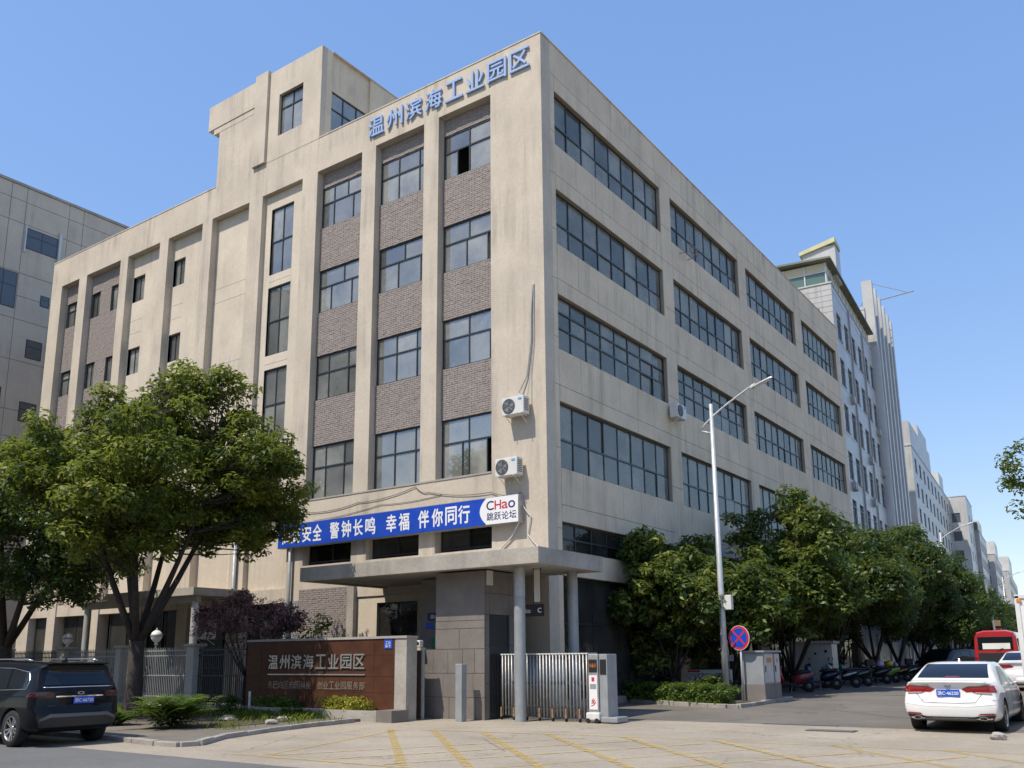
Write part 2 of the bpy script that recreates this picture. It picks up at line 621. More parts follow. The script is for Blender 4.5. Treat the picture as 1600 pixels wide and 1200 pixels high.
# kerbs: single stones along a path
def kerb(path, name, label, hgt, w=.16, ln=.8, mat='kerb_stone', rnd=random.Random(3)):
    t = thing(name, label, 'kerb')
    pts = [Vector(p) for p in path]
    for a, b in zip(pts, pts[1:]):
        L = (b - a).length
        n = max(1, round(L / ln))
        d = (b - a) / L
        ang = math.atan2(d.y, d.x)
        for i in range(n):
            c = a + d * (L * (i + .5) / n)
            l = L / n - .012
            hh = hgt + rnd.uniform(-.012, .012)
            o = MB().box(-l / 2, l / 2, -w / 2, w / 2, -.1, hh).build('kerb_stone', mat, t, bevel=.02)
            o.location = (c.x, c.y, zf(c.y))
            o.rotation_euler = (rnd.uniform(-.02, .02), 0, ang + rnd.uniform(-.012, .012))
    return t
KL = [(-38, -11.95), (-3.5, -11.95), (-1.6, -12.2), (-.95, -12.12), (-.85, -11.75), (-1.75, -10.5), (-2.35, -8.8), (-2.75, -7.1), (-3.0, -5.3)]
kerb(KL[1:], 'kerb', 'worn pale stone kerb curving round the planted corner beside the black car', .11)
kerb(KL[:2], 'kerb', 'low stone kerb running along the road behind the black car', .11, ln=1.2)
island = MB()
ip = [(-60, -11.87)] + [(x - .07, y + .09) for x, y in KL[1:]] + [(-3.0, -4.2), (-60, -4.2)]
island.prism(ip, -.05, .085)
tag(island.build('pavement', 'pave_mat'), kind='structure')
tag(MB().prism([(-60, -8.6), (-6.2, -8.6), (-4.6, -9.9), (-3.6, -9.2), (-3.9, -6.6), (-4.4, -4.95), (-60, -4.95)], .06, .10).build('soil_bed', 'soil'), kind='structure')
KR = [(.05, 5.0), (2.2, 3.95), (4.2, 3.35), (4.5, 3.5), (4.62, 4.4), (4.75, 7.6)]
kerb(KR, 'kerb', 'pale kerb stones edging the trimmed hedge by the lamp post', .13, ln=.75)
mb = MB()
rp = [(.02, 5.1), (2.22, 4.04), (4.18, 3.44), (4.42, 3.58), (4.54, 4.42), (4.67, 7.6), (3.2, 8.4), (.02, 8.4)]
n = len(rp)
mb.add([(x, y, zf(y) - .05) for x, y in rp] + [(x, y, zf(y) + .10) for x, y in rp],
       [tuple(range(n, 2 * n))] + [(i, (i + 1) % n, n + (i + 1) % n, n + i) for i in range(n)])
tag(mb.build('verge', 'soil'), kind='structure')

# ================================================================ the main building
bld = thing('factory_building', 'long beige five-storey factory building on the corner with brick panels and dark windows', 'building')
XL, YB, ZR = -32.28, 36.1, 23.29
TOPZ = 21.73
ROWS = [(19.22, 21.05), (15.5, 17.33), (11.8, 13.65), (7.75, 9.92)]
BAYS = dict(a=(-31.23, -29.49), b=(-28.75, -25.63), c=(-24.97, -22.27), d=(-21.58, -18.93), e=(-18.21, -15.59), f=(-14.69, -12.12), g=(-11.2, -8.62), h=(-7.86, -5.34), i=(-4.62, -2.19))
names = list(BAYS)
DEP = .34
# parapet, pilasters
box('parapet', 'plaster', bld, XL, 0, 0, .55, TOPZ, ZR)
box('parapet_coping', 'plaster', bld, XL - .03, -18.13, -.02, .5, ZR, ZR + .05)
box('parapet_coping', 'plaster', bld, -11.19, .03, -.02, .5, ZR, ZR + .05)
edges = [XL] + [v for k in names for v in BAYS[k]] + [0]
for i in range(0, len(edges), 2):
    x0, x1 = edges[i], edges[i + 1]
    zb = 0 if x0 < -12.2 else 3.9
    if i == len(edges) - 2:
        zb = 0
    box('pilaster', 'plaster', bld, x0, x1, 0 if x1 < -.1 else 0, .55, zb, TOPZ)
# recess backs
for k in 'cdef':
    x0, x1 = BAYS[k]
    holes = {'c': (-24.87, -23.88), 'd': (-21.52, -20.6), 'f': (-14.28, -12.86), 'e': None}[k]
    lines = [21.73, 18.3, 17.62, 14.6, 13.9, 10.9, 10.2, 7.2, 6.5, 4.4]
    dd = DEP if k != 'f' else .22
    def panel(a, b, z0, z1, mat='plaster_recess'):
        if b - a > .02 and z1 - z0 > .02:
            box('wall_panel', mat, bld, a, b, dd, dd + .3, z0 + .008, z1 - .008)
    if holes is None:
        for z1, z0 in zip(lines, lines[1:]):
            panel(x0, x1, z0, z1)
    else:
        if k == 'f':
            wz = [(17.95, 21.03), (14.28, 17.35), (10.55, 13.65), (6.9, 9.95)]
        else:
            wz = [(19.3, 20.65), (15.5, 16.85), (11.8, 13.15), (8.1, 9.45)]
        panel(x0, holes[0], 4.4, TOPZ)
        panel(holes[1], x1, 4.4, TOPZ)
        zz = [TOPZ] + [z for a, b in wz for z in (b, a)] + [4.4]
        for z1, z0 in zip(zz[::2], zz[1::2]):
            cuts = [z1] + [l for l in lines if z0 + .1 < l < z1 - .1] + [z0]
            for c1, c0 in zip(cuts, cuts[1:]):
                panel(holes[0], holes[1], c0, c1)
    box('wall_core', 'groove', bld, x0 - .05, holes[0] if holes else x1 + .05, dd + .02, dd + .28, 4.4, TOPZ + .02)
    if holes:
        box('wall_core', 'groove', bld, holes[1], x1 + .05, dd + .02, dd + .28, 4.4, TOPZ + .02)

# real bricks, laid in courses, one joined part per panel
brk = random.Random(5)
def bricks(x0, x1, z0, z1, y, parent, plane='y'):
    bw, bh, j = .235, .064, .014
    mb = MB()
    nr = max(1, round((z1 - z0) / (bh + j)))
    ch = (z1 - z0) / nr
    for r in range(nr):
        za = z0 + r * ch
        soldier = (r == nr - 1)
        x = x0 - (r % 2) * .12
        step = bw + j if not soldier else .1
        while x < x1:
            a, b = max(x, x0), min(x + step - j, x1)
            if b - a > .03:
                pr = y - brk.uniform(-.004, .010)
                mb.add([(a, pr, za + j), (b, pr, za + j), (b, pr, za + ch), (a, pr, za + ch), (a, y + .02, za + j), (b, y + .02, za + j), (b, y + .02, za + ch), (a, y + .02, za + ch)],
                       [(0, 1, 2, 3), (4, 5, 1, 0), (3, 2, 6, 7), (4, 0, 3, 7), (1, 5, 6, 2)])
            x += step
    o = mb.build('brickwork', 'brick_mat', parent)
    o['kind'] = 'stuff'
    box('brick_backing', 'mortar', parent, x0, x1, y + .006, y + .25, z0, z1)

for k in 'ghi':
    x0, x1 = BAYS[k]
    zz = [TOPZ] + [z for a, b in ROWS for z in (b, a)]
    for z1, z0 in zip(zz[:-1:2], zz[1::2]):
        bricks(x0, x1, z0, z1, DEP - .06 if z1 < TOPZ else DEP - .02, bld)
wa = (-31.23 + .02, -30.0)
for k, wins in (('a', [(-31.1, -29.85)]), ('b', [(-28.7, -27.85), (-26.85, -26.0)])):
    x0, x1 = BAYS[k]
    wz = [(19.35, 20.72), (15.5, 16.85), (11.8, 13.15), (8.1, 9.45)]
    zz = [TOPZ] + [z for a, b in wz for z in (b, a)] + [6.5]
    for z1, z0 in zip(zz[::2], zz[1::2]):
        bricks(x0, x1, z0, z1, DEP, bld)
    for z0, z1 in wz:
        xs = [x0] + [v for w in wins for v in w] + [x1]
        for a, b in zip(xs[::2], xs[1::2]):
            if b - a > .05:
                bricks(a, b, z0, z1, DEP, bld)
    box('wall_core', 'plaster_recess', bld, x0 - .05, x1 + .05, DEP, DEP + .25, 4.0, 6.5)

# ---- windows
wr = random.Random(11)
NP = [0]
def window(x0, x1, z0, z1, y, rows, parent=bld, opened=(), blinds=.45, ang=0, gl='glass', axis='A', frame=.055, thick=.06, blindmax=.8):
    """rows: list of (fraction of height from the bottom, [column cuts]) ; axis A faces -y, axis B faces +x (x0..x1 is then along y)"""
    W, Hh = x1 - x0, z1 - z0
    fr = MB()
    panes = []
    f = frame
    fr.box(0, W, 0, thick, 0, f).box(0, W, 0, thick, Hh - f, Hh).box(0, f, 0, thick, f, Hh - f).box(W - f, W, 0, thick, f, Hh - f)
    zb = 0.
    for ri, (top, cuts) in enumerate(rows):
        zt = top * Hh
        if top < .999:
            fr.box(f, W - f, -.008, thick + .004, zt - f * .5, zt + f * .5)
        cs = [0.] + list(cuts) + [1.]
        lo = zb + (f if ri == 0 else f * .5)
        hi = zt - (f if top > .999 else f * .5)
        for ci, (a, b) in enumerate(zip(cs, cs[1:])):
            if b < .999:
                fr.box(b * W - f * .4, b * W + f * .4, -.004, thick - .003, lo, hi)
            panes.append((a * W + f * .5, b * W - f * .5, lo, hi, (ri, ci) in opened))
        zb = zt
    o = fr.build('window', 'frame_dark', parent)
    for (a, b, lo, hi, op) in panes:
        if not op:
            p = MB().box(a, b, thick * .45, thick * .45 + .008, lo, hi).build('pane', gl, o)
            p.rotation_euler = (wr.gauss(0, .0012), 0, wr.gauss(0, .0022))
            NP[0] += 1
    # curtains and blinds hanging behind the glass
    tops = sorted({(a, b) for (a, b, lo, hi, op) in panes if hi > Hh * .9})
    for (a, b) in tops:
        u = wr.random()
        if u < blinds:
            drop = Hh * wr.choice([.3, .42, .42, .6, .95]) * blindmax / .8
            MB().box(a, b, .16, .17, max(.08, Hh - drop), Hh - .06).build('blind', 'blind', o)
        elif u < blinds + .18:
            mb = MB()
            n = 9
            w = (b - a) * wr.uniform(.3, .8)
            vs = []
            for i in range(n):
                xx = a + w * i / (n - 1)
                yy = .2 + .035 * math.sin(i * 2.4 + a)
                vs += [(xx, yy, .06), (xx, yy, Hh - .05)]
            mb.add(vs, [(2 * i, 2 * i + 2, 2 * i + 3, 2 * i + 1) for i in range(n - 1)])
            mb.build('curtain', 'curtain', o)
    if axis == 'A':
        o.location = (x0, y, z0)
    else:
        o.location = (y, x0, z0)
        o.rotation_euler = (0, 0, R(90))
    return o

U, Lw = 1.0, .6
PAT = {('i', 0): ([.27, .5], [.5], [(0, 1)]), ('i', 1): ([.45, .84], [.5], [(0, 2)]), ('i', 2): ([.5, .88], [.5], []), ('i', 3): ([.38, .5, .82], [.5], [(0, 3)]),
       ('h', 0): ([.38, .8], [.38, .8], []), ('h', 1): ([.4, .85], [.53], []), ('h', 2): ([.4, .8], [.4, .8], []), ('h', 3): ([.4, .8], [.4, .8], []),
       ('g', 0): ([.27, .7], [.27, .58], []), ('g', 1): ([.27, .72], [.55], []), ('g', 2): ([.28, .7], [.28, .7], []), ('g', 3): ([.28, .67], [.28, .67], [])}
for k in 'ghi':
    x0, x1 = BAYS[k]
    for r, (z0, z1) in enumerate(ROWS):
        lo, up, op = PAT[(k, r)]
        window(x0, x1, z0, z1, DEP, [(Lw, lo), (1., up)], opened=op, blinds=[.25, .3, .75, .35][r])
    window(x0, x1, 5.2, 6.2, DEP, [(.14, []), (1., [.5])], blinds=.2, gl='glass_dark')
for (z0, z1) in [(17.95, 21.03), (14.28, 17.35), (10.55, 13.65), (6.9, 9.95)]:
    window(-14.28, -12.86, z0, z1, .30, [(.5, [.5]), (1., [.5])], blinds=.1)
for (z0, z1) in [(19.3, 20.65), (15.5, 16.85), (11.8, 13.15), (8.1, 9.45)]:
    window(-24.87, -23.88, z0, z1, DEP + .12, [(1., [.45])], blinds=.3)
    window(-21.52, -20.6, z0, z1, DEP + .12, [(1., [.45])], blinds=.3)
    window(-31.1, -29.85, z0, z1 + (.07 if z1 > 20 else 0), DEP + .1, [(.7, [.5]), (1., [.5])], blinds=.3)
    window(-28.7, -27.85, z0, z1 + (.07 if z1 > 20 else 0), DEP + .1, [(1., [.5])], blinds=.3)
    window(-26.85, -26.0, z0, z1 + (.07 if z1 > 20 else 0), DEP + .1, [(1., [.5])], blinds=.3)

# lower bands of the long side
box('sill_band', 'plaster', bld, -12.12, -2.19 + .0, .003, .5, 6.2, 7.75)
box('sill_band', 'concrete', bld, -12.12, -2.19, -.02, .3, 7.70, 7.76)
box('lower_band', 'plaster', bld, -11.2, -2.19, .003, .5, 3.9, 5.2)
# ground-floor zone right of the tall windows: brick panel, pilaster, recessed entrance
bricks(-11.3, -8.6, .1, 4.3, -.02, bld)
box('pilaster', 'concrete', bld, -8.6, -8.27, -.15, .5, 0, 4.3)
box('pilaster', 'steel_grey', bld, -12.12, -11.32, -.02, .45, 0, 3.9)
box('entrance_wall', 'plaster_recess', bld, -8.27, -7.3, .05, .4, 0, 3.9)
box('entrance_wall', 'plaster_recess', bld, -5.4, -2.19, .05, .4, 0, 3.9)
box('entrance_wall', 'plaster_recess', bld, -7.3, -5.4, .05, .4, 3.65, 3.9)
ed = window(-7.3, -5.4, .1, 3.65, .12, [(.62, [.5]), (1., [.5])], blinds=0, gl='glass_dark')
# low storey left of it, behind the fence
box('beam', 'plaster', bld, XL, -12.12, .06, .5, 3.86, 4.41)
for a, b in ((-32.2, -28.9), (-28.5, -25.2), (-24.5, -20.4), (-20.2, -16.2), (-15.5, -12.2)):
    window(a, b, .35, 3.86, .35, [(.3, [.33, .66]), (1., [.33, .66])], blinds=.15, gl='glass_dark')
box('plinth', 'concrete', bld, XL, -12.12, .3, .55, 0, .36)

# penthouse on the roof
pz0, pz1 = ZR - .02, 27.76
box('penthouse_wall', 'plaster', bld, -18.12, -14.59, .02, .3, pz0, pz1 - 1.6)
box('penthouse_wall', 'plaster', bld, -17.45, -15.5, .12, .3, pz0 + .6, pz1 - 1.3)
box('penthouse_cornice', 'plaster', bld, -18.95, -15.44, -.02, 5.6, 26.45, 27.72)
box('penthouse_cornice', 'plaster', bld, -18.55, -15.44, .01, 5.5, 26.15, 26.45)
box('penthouse_pilaster', 'plaster', bld, -15.44, -14.59, -.13, .3, pz0 + .03, pz1 + .12)
wx0, wx1, wz0, wz1 = -13.9, -12.34, 24.38, 26.43
for (a, b, c, d) in ((-14.59, wx0, pz0, pz1), (wx1, -11.2, pz0, pz1), (wx0, wx1, pz0, wz0), (wx0, wx1, wz1, pz1)):
    box('penthouse_wall', 'plaster', bld, a, b, 0, .3, c, d)
window(wx0, wx1, wz0, wz1, .14, [(.68, [.5]), (1., [.5])], blinds=.2)
sy0, sy1, sz0, sz1 = .62, 2.95, 24.13, 25.97
for (a, b, c, d) in ((.3, sy0, pz0, pz1), (sy1, 6.2, pz0, pz1), (sy0, sy1, pz0, sz0), (sy0, sy1, sz1, pz1)):
    box('penthouse_wall', 'plaster_lightened', bld, -11.5, -11.2 - (.1 if a == sy0 else 0), a, b, c, d)
window(sy0, sy1, sz0, sz1, -11.34, [(.55, [.35, .7]), (1., [.35, .7])], axis='B', blinds=.2)
box('penthouse_coping', 'plaster', bld, -11.42, -11.16, .6, 6.2, pz1 - .02, pz1 + .03)
box('penthouse_wall', 'plaster', bld, -18.12, -17.9, .3, 6.2, pz0, 26.15)
box('penthouse_wall', 'plaster', bld, -18.12, -11.5, 6.0, 6.2, pz0, pz1)
box('penthouse_roof', 'concrete', bld, -18.1, -11.5, .3, 6.0, pz1 - .4, pz1 - .2)

# ---- side wall along the street (faces +x)
SB = [(.84, 9.23), (10.24, 18.15), (19.2, 26.95), (28.22, 35.4)]
RB = [(19.38, 21.46), (15.62, 17.66), (11.82, 13.78), (7.75, 10.0), (5.05, 5.98)]
def wallB(y0, y1, z0, z1, name='wall_panel', mat='plaster_lightened', x=0., g=.009):
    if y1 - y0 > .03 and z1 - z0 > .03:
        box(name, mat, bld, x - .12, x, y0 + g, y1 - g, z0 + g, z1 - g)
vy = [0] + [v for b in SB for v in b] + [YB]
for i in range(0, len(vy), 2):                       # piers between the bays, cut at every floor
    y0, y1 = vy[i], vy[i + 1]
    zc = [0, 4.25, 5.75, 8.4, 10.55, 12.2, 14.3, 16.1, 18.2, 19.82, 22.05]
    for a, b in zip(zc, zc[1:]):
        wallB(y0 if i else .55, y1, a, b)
box('corner_pier', 'plaster_lightened', bld, -.55, -.002, .002, .542, 0, 23.28)
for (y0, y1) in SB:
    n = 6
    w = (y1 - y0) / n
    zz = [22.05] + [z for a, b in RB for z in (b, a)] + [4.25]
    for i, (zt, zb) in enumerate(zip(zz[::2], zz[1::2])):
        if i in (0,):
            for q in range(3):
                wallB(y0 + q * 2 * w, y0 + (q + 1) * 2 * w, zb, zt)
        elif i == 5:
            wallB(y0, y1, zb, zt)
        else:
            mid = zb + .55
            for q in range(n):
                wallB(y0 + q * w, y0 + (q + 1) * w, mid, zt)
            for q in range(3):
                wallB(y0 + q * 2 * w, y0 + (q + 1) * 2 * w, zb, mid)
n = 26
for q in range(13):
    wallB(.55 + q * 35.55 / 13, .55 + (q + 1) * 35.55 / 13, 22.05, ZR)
# core behind the panels, so the joints read as grooves
for (y0, y1) in [(vy[i], vy[i + 1]) for i in range(0, len(vy), 2)]:
    box('wall_core', 'groove', bld, -.5, -.03, max(y0, .55), y1, 0, ZR - .02)
for (y0, y1) in SB:
    zz = [ZR - .02] + [z for a, b in RB for z in (b, a)] + [4.25]
    for zt, zb in zip(zz[::2], zz[1::2]):
        box('wall_core', 'groove', bld, -.5, -.03, y0, y1, zb + .002, zt - .002)
box('parapet_coping', 'plaster_lightened', bld, -.5, .03, .502, YB + .02, ZR, ZR + .05)
for bi, (y0, y1) in enumerate(SB):
    cols = [i / 8 for i in range(1, 8)]
    for r, (z0, z1) in enumerate(RB):
        rows = [(.43, cols), (1., cols)] if r < 2 else [(.43, cols), (.72, cols), (1., cols)]
        if r == 4:
            rows = [(.45, cols), (1., cols)]
        if bi > 1 and r > 1:
            rows = [(.45, cols), (1., cols)]
        if r == 3:
            rows = [(.45, cols), (1., cols)]
        window(y0, y1, z0, z1, -.16, rows, axis='B', blinds=[.62, .62, .85, .6, .1][r], gl='glass_side' if r < 4 else 'glass_dark', frame=.06, thick=.07, blindmax=.62)
    # dark shop fronts under the first floor
    window(y0 + .1, y1, .4, 4.22, -.2, [(.62, [.25, .5, .75]), (1., [.25, .5, .75])], axis='B', blinds=.12, gl='glass_dark')
    box('plinth', 'concrete', bld, -.45, -.05, y0, y1, 0, .4)

# rooms behind the glass: floors, ceilings and partitions
fl = [0.05, 4.35, 6.9, 10.5, 14.3, 18.1, 22.0]
for z in fl:
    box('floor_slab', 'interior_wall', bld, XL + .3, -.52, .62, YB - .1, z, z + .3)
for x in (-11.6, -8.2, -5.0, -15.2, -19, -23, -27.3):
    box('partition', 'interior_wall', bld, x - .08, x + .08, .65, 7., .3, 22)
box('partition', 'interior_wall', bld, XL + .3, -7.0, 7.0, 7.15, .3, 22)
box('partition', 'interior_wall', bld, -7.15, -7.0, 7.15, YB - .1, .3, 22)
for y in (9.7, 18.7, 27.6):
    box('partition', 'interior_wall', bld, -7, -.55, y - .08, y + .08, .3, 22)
box('rear_wall', 'plaster_lightened', bld, XL, 0 - .51, YB - .3, YB, 0, ZR)
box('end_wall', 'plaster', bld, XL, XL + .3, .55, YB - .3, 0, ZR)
box('roof_slab', 'concrete', bld, XL + .3, -.5, .55, YB - .3, 22.3, 22.6)
# ceiling lamps glimpsed through the upper windows
for (x, y, z) in ((-13.5, 2.2, 17.6), (-13.6, 2.4, 13.9), (-6.4, 1.8, 17.6)):
    MB().lathe([(.0, .25), (.05, .24), (.22, .05), (.2, 0), (0, 0)], 12, Matrix.Translation((x, y, z - .6))).build('ceiling_lamp', 'lamp_white', bld)
MB().box(-6.95, -6.3, .62, .64, 15.6, 16.6).build('paper_notice', 'blind', bld)
MB().box(-10.4, -9.7, .62, .64, 15.6, 16.5).build('paper_notice', 'blind', bld)

# roof lettering: each character a part of the sign
roofsign = thing('roof_lettering', 'light blue raised Chinese characters along the top of the front wall', 'sign', (-8.24, -.03, 22.15))
CH = '温州滨海工业园区'
for i, c in enumerate(CH):
    o = mkobj('character', text_mesh(c, .83, .80, .06, .012, 'letter_blue'), roofsign, (i * .995 + (.0), 0, 0), (R(90), 0, 0))

# blue banner box
ban = thing('banner_sign', 'long blue banner sign with white Chinese slogan above the entrance canopy', 'sign', (-12.3, -.3, 5.93))
BW = 11.4
box('sign_box', 'alu', ban, 0, BW, .012, .30, -.02, .89)
box('blue_face', 'banner_blue', ban, 0, BW - 1.35, 0, .012, 0, .87)
mb = MB()
pl = [(BW - 1.55 + .28 * (abs(i - 6) / 6) ** 2, .87 * i / 12) for i in range(13)]
poly = [(x, -z) for x, z in pl][::-1] + [(BW - .02, 0), (BW - .02, -.87)]
mb.prism(poly, 0, .01)
mb.xform(Matrix(((1, 0, 0, 0), (0, 0, 1, -.012), (0, -1, 0, 0), (0, 0, 0, 1))))
mb.build('white_face', 'banner_white', ban)
def put(body, x, z, w, h, mat, par, y=-.004, bold=.012, nm='lettering'):
    return mkobj(nm, text_mesh(body, w, h, 0, bold, mat), par, (x, y, z), (R(90), 0, 0))
X0 = -12.3
for c, x in (('高', -12.05), ('高', -11.53), ('安', -10.92), ('全', -10.35), ('警', -9.43), ('钟', -8.82), ('长', -8.22), ('鸣', -7.61), ('幸', -6.60), ('福', -6.00), ('伴', -5.11), ('你', -4.50), ('同', -3.90), ('行', -3.35)):
    put(c, x - X0, .14, .47, .60, 'banner_white', ban, bold=.022)
put('C', BW - 1.27, .47, .29, .29, 'ink_navy', ban, -.018, .02)
put('H', BW - .94, .47, .25, .29, 'ink_red', ban, -.018, .02)
put('a', BW - .655, .47, .23, .22, 'ink_red', ban, -.018, .02)
put('o', BW - .40, .47, .26, .23, 'ink_navy', ban, -.018, .02)
for i, c in enumerate('跳跃论坛'):
    put(c, BW - 1.26 + i * .30, .12, .27, .26, 'ink_navy', ban, -.018, .008)
# cables draped along the band
def cable(pts, r, mat, label, n=24, sag=0.):
    P = [Vector(p) for p in pts]
    out = []
    for a, b in zip(P, P[1:]):
        for i in range(n):
            t = i / n
            out.append(a.lerp(b, t) - Vector((0, 0, sag * 4 * t * (1 - t))))
    out.append(P[-1])
    return tag(MB().tube(out, r, 6).build('cable', mat, smooth=True), label, 'cable')
cable([(-11.1, -.03, 7.25), (-8.3, -.03, 7.35), (-5.5, -.03, 7.62), (-4.9, -.03, 7.35), (-2.2, -.04, 7.05), (-1.0, -.04, 6.9)], .012, 'cable', 'thin dark cable draped along the wall above the blue banner', sag=.1)
cable([(-10.6, -.02, 6.9), (-7.2, -.02, 7.15), (-4.3, -.02, 7.2)], .009, 'cable', 'second thin cable sagging just over the top edge of the banner', sag=.06)
cable([(-.95, -.2, 5.95), (-1.35, -.06, 5.5), (-2.3, -.05, 4.75), (-2.36, -.3, 4.62)], .024, 'pvc', 'white pipe running down diagonally from the banner to the canopy')
cable([(-.9, -.1, 6.5), (-.62, -.05, 6.1), (-.75, -.05, 5.55), (-.35, -.04, 5.1), (.1, -.06, 4.66)], .02, 'pvc', 'pale cable hanging beside the right end of the banner', sag=.03)
cable([(-.42, -.03, 13.95), (-.50, -.05, 13.0), (-.52, -.05, 11.9), (-.70, -.05, 10.75), (-1.0, -.12, 10.2), (-.72, -.15, 9.85)], .022, 'alu', 'grey conduit hanging down the corner wall to the upper air conditioner')
cable([(-.40, -.03, 13.95), (-.42, -.05, 12.0), (-.55, -.05, 10.9), (-.62, -.2, 9.9)], .014, 'alu', 'second thin conduit looping beside the first on the corner wall')

# air-conditioner units on brackets
def ac_unit(loc, rz, label, w=.86, h=.58, d=.34, flip=False):
    t = thing('air_conditioner', label, 'air conditioner', loc, rz, 'air conditioners on the walls')
    b = box('casing', 'white_plastic', t, -w / 2, w / 2, -d, 0, 0, h, bevel=.02)
    fx = -w * .18
    mt = Matrix.Translation((fx, -d - .006, h * .5)) @ Matrix.Rotation(R(90), 4, 'X')
    MB().lathe([(0, 0), (.235, 0), (.245, .012), (.235, .02)], 28, mt).build('fan_opening', 'black_plastic', t)
    g = MB()
    for rr in (.06, .10, .14, .18, .22):
        g.lathe([(rr - .005, .012), (rr + .005, .012), (rr + .005, .02), (rr - .005, .02), (rr - .005, .012)], 28, mt)
    for a in range(8):
        w_ = a * math.pi / 4
        g.tube([mt @ Vector((.02 * math.cos(w_), .02 * math.sin(w_), .022)), mt @ Vector((.235 * math.cos(w_), .235 * math.sin(w_), .022))], .005, 5)
    g.build('fan_grille', 'steel_grey', t)
    f = MB()
    for a in range(3):
        w_ = a * 2.094
        f.add([mt @ Vector((.04 * math.cos(w_ + s), .04 * math.sin(w_ + s), .005 + dz)) if q == 0 else mt @ Vector((.2 * math.cos(w_ + s), .2 * math.sin(w_ + s), .005 + dz)) for q, s, dz in ((0, -.3, 0), (1, -.4, 0), (1, .5, .008), (0, .5, .008))], [(0, 1, 2, 3)])
    f.build('fan_blade', 'steel_grey', t)
    MB().lathe([(0, .016), (.075, .016), (.075, 0)], 16, Matrix.Translation((w * .33, -d - .004, h * .86)) @ Matrix.Rotation(R(90), 4, 'X') @ Matrix.Diagonal((1, .45, 1, 1))).build('badge', 'sign_sky', t)
    s = MB()
    for i in range(7):
        s.box(w / 2 - .004, w / 2 + .006, -d + .05, -.06, .1 + i * .06, .125 + i * .06)
    s.build('side_vent', 'black_plastic', t)
    for sx in (-.3, .3):
        MB().tube([(sx, 0.04, -.02), (sx, -d - .06, -.02)], .014, 6).tube([(sx, .04, -.25), (sx, -d + .02, -.03)], .012, 6).build('bracket', 'white_plastic', t)
    return t
ac_unit((-1.0, -.12, 9.42), 0, 'upper white air conditioner on the front wall near the building corner')
ac_unit((-1.28, -.12, 7.43), 0, 'lower white air conditioner on the front wall just above the banner end')
ac_unit((.12, 9.45, 11.18), R(90), 'white air conditioner hung on the street side wall between window bays')
ac_unit((-15.4, -.9, 2.55), R(0), 'white air conditioner behind the fence by the purple-leaved shrub')
rk = thing('empty_bracket', 'empty rusty white air conditioner rack under a top-floor street window', 'bracket', (0.02, 11.0, 18.55))
g = MB()
for y in (0, .8):
    g.tube([(0, y, .55), (.55, y, .55), (0, y, 0)], .02, 6)
g.tube([(.5, 0, .55), (.5, .8, .55)], .02, 6).tube([(.25, 0, .55), (.25, .8, .55)], .02, 6).tube([(.5, 0, .85), (.5, .8, .85)], .018, 6).tube([(.5, 0, .55), (.5, 0, .85)], .018, 6).tube([(.5, .8, .55), (.5, .8, .85)], .018, 6)
g.build('rack', 'gold_worn', rk)
# ================================================================ entrance: canopy, gatehouse, gate
can = thing('entrance_canopy', 'weathered concrete canopy slab over the gate, carried on round steel columns', 'canopy')
CX0, CX1, CY0, CY1 = -7.0, 2.15, -3.82, -.42
MB().prism([(CX0 + .1, CY0 + .1), (CX1 - .1, CY0 + .1), (CX1 - .1, CY1 - .1), (-.04, CY1 - .1), (-.04, -.02), (CX0 + .1, -.02)], 4.18, 4.42).build('slab', 'concrete_light', can)
def lip(x0, x1, y0, y1, nm='fascia', m='concrete'):
    box(nm, m, can, x0, x1, y0, y1, 4.13, 4.57, bevel=.012)
lip(CX0, CX1, CY0, CY0 + .22)
lip(CX1 - .22, CX1, CY0 + .222, CY1 - .222)
lip(0.0, CX1, CY1 - .22, CY1)
lip(CX0, CX0 + .22, CY0 + .222, -.01)
for (x, y, lab) in ((1.0, -3.05, 'front'), (1.28, -.72, 'rear')):
    c = MB()
    c.lathe([(.155, zf(y) - .05), (.155, 4.3)], 24, Matrix.Translation((x, y, 0)))
    c.build('column', 'steel_grey', can, smooth=True)
MB().lathe([(.16, 3.35), (.16, 4.12)], 24, Matrix.Translation((1.0, -3.05, 0))).build('column_collar', 'alu', can, smooth=True)
box('lamp_housing', 'white_plastic', can, -.35, -.12, -3.0, -2.75, 3.72, 4.13)

gh = thing('gatehouse', 'small gatehouse clad in grey-brown stone tiles under the canopy', 'gatehouse')
GX0, GX1, GY0, GY1 = -2.43, -.17, -3.09, -1.45
GXU = -1.95
box('core', 'joint_dark', gh, GXU + .03, GX1 - .03, GY0 + .03, GY1, 0, 4.13)
box('core', 'joint_dark', gh, GX0 + .03, GXU + .03, GY0 + .03, GY1, 0, 1.95)
tr = random.Random(7)
def stone(x0, x1, y0, y1, z0, z1, par=gh, mat='granite_grey'):
    g = .006
    box('stone_tile', mat, par, x0 + (g if x1 - x0 > .1 else 0), x1 - (g if x1 - x0 > .1 else 0), y0 + (g if y1 - y0 > .1 else 0), y1 - (g if y1 - y0 > .1 else 0), z0 + g, z1 - g)
zr = [(0, .62), (.62, 1.28), (1.28, 1.95), (1.95, 2.52), (2.52, 2.74), (2.74, 4.13)]
for i, (a, b) in enumerate(zr):
    x0 = GX0 if b <= 1.95 else GXU
    if i == 5:
        cuts = [x0, GX1]
    elif i == 4:
        cuts = [x0, GX1]
    elif i == 3:
        cuts = [x0, -1.07, GX1]
    else:
        off = (.45, .78, .4)[i]
        cuts = [x0, x0 + off, x0 + off + .55, x0 + off + 1.08, x0 + off + 1.5, GX1]
        cuts = [c for c in cuts if c <= GX1 - .2] + [GX1]
    for p, q in zip(cuts, cuts[1:]):
        stone(p, q, GY0 + tr.uniform(-.004, .004), GY0 + .05, a, b)
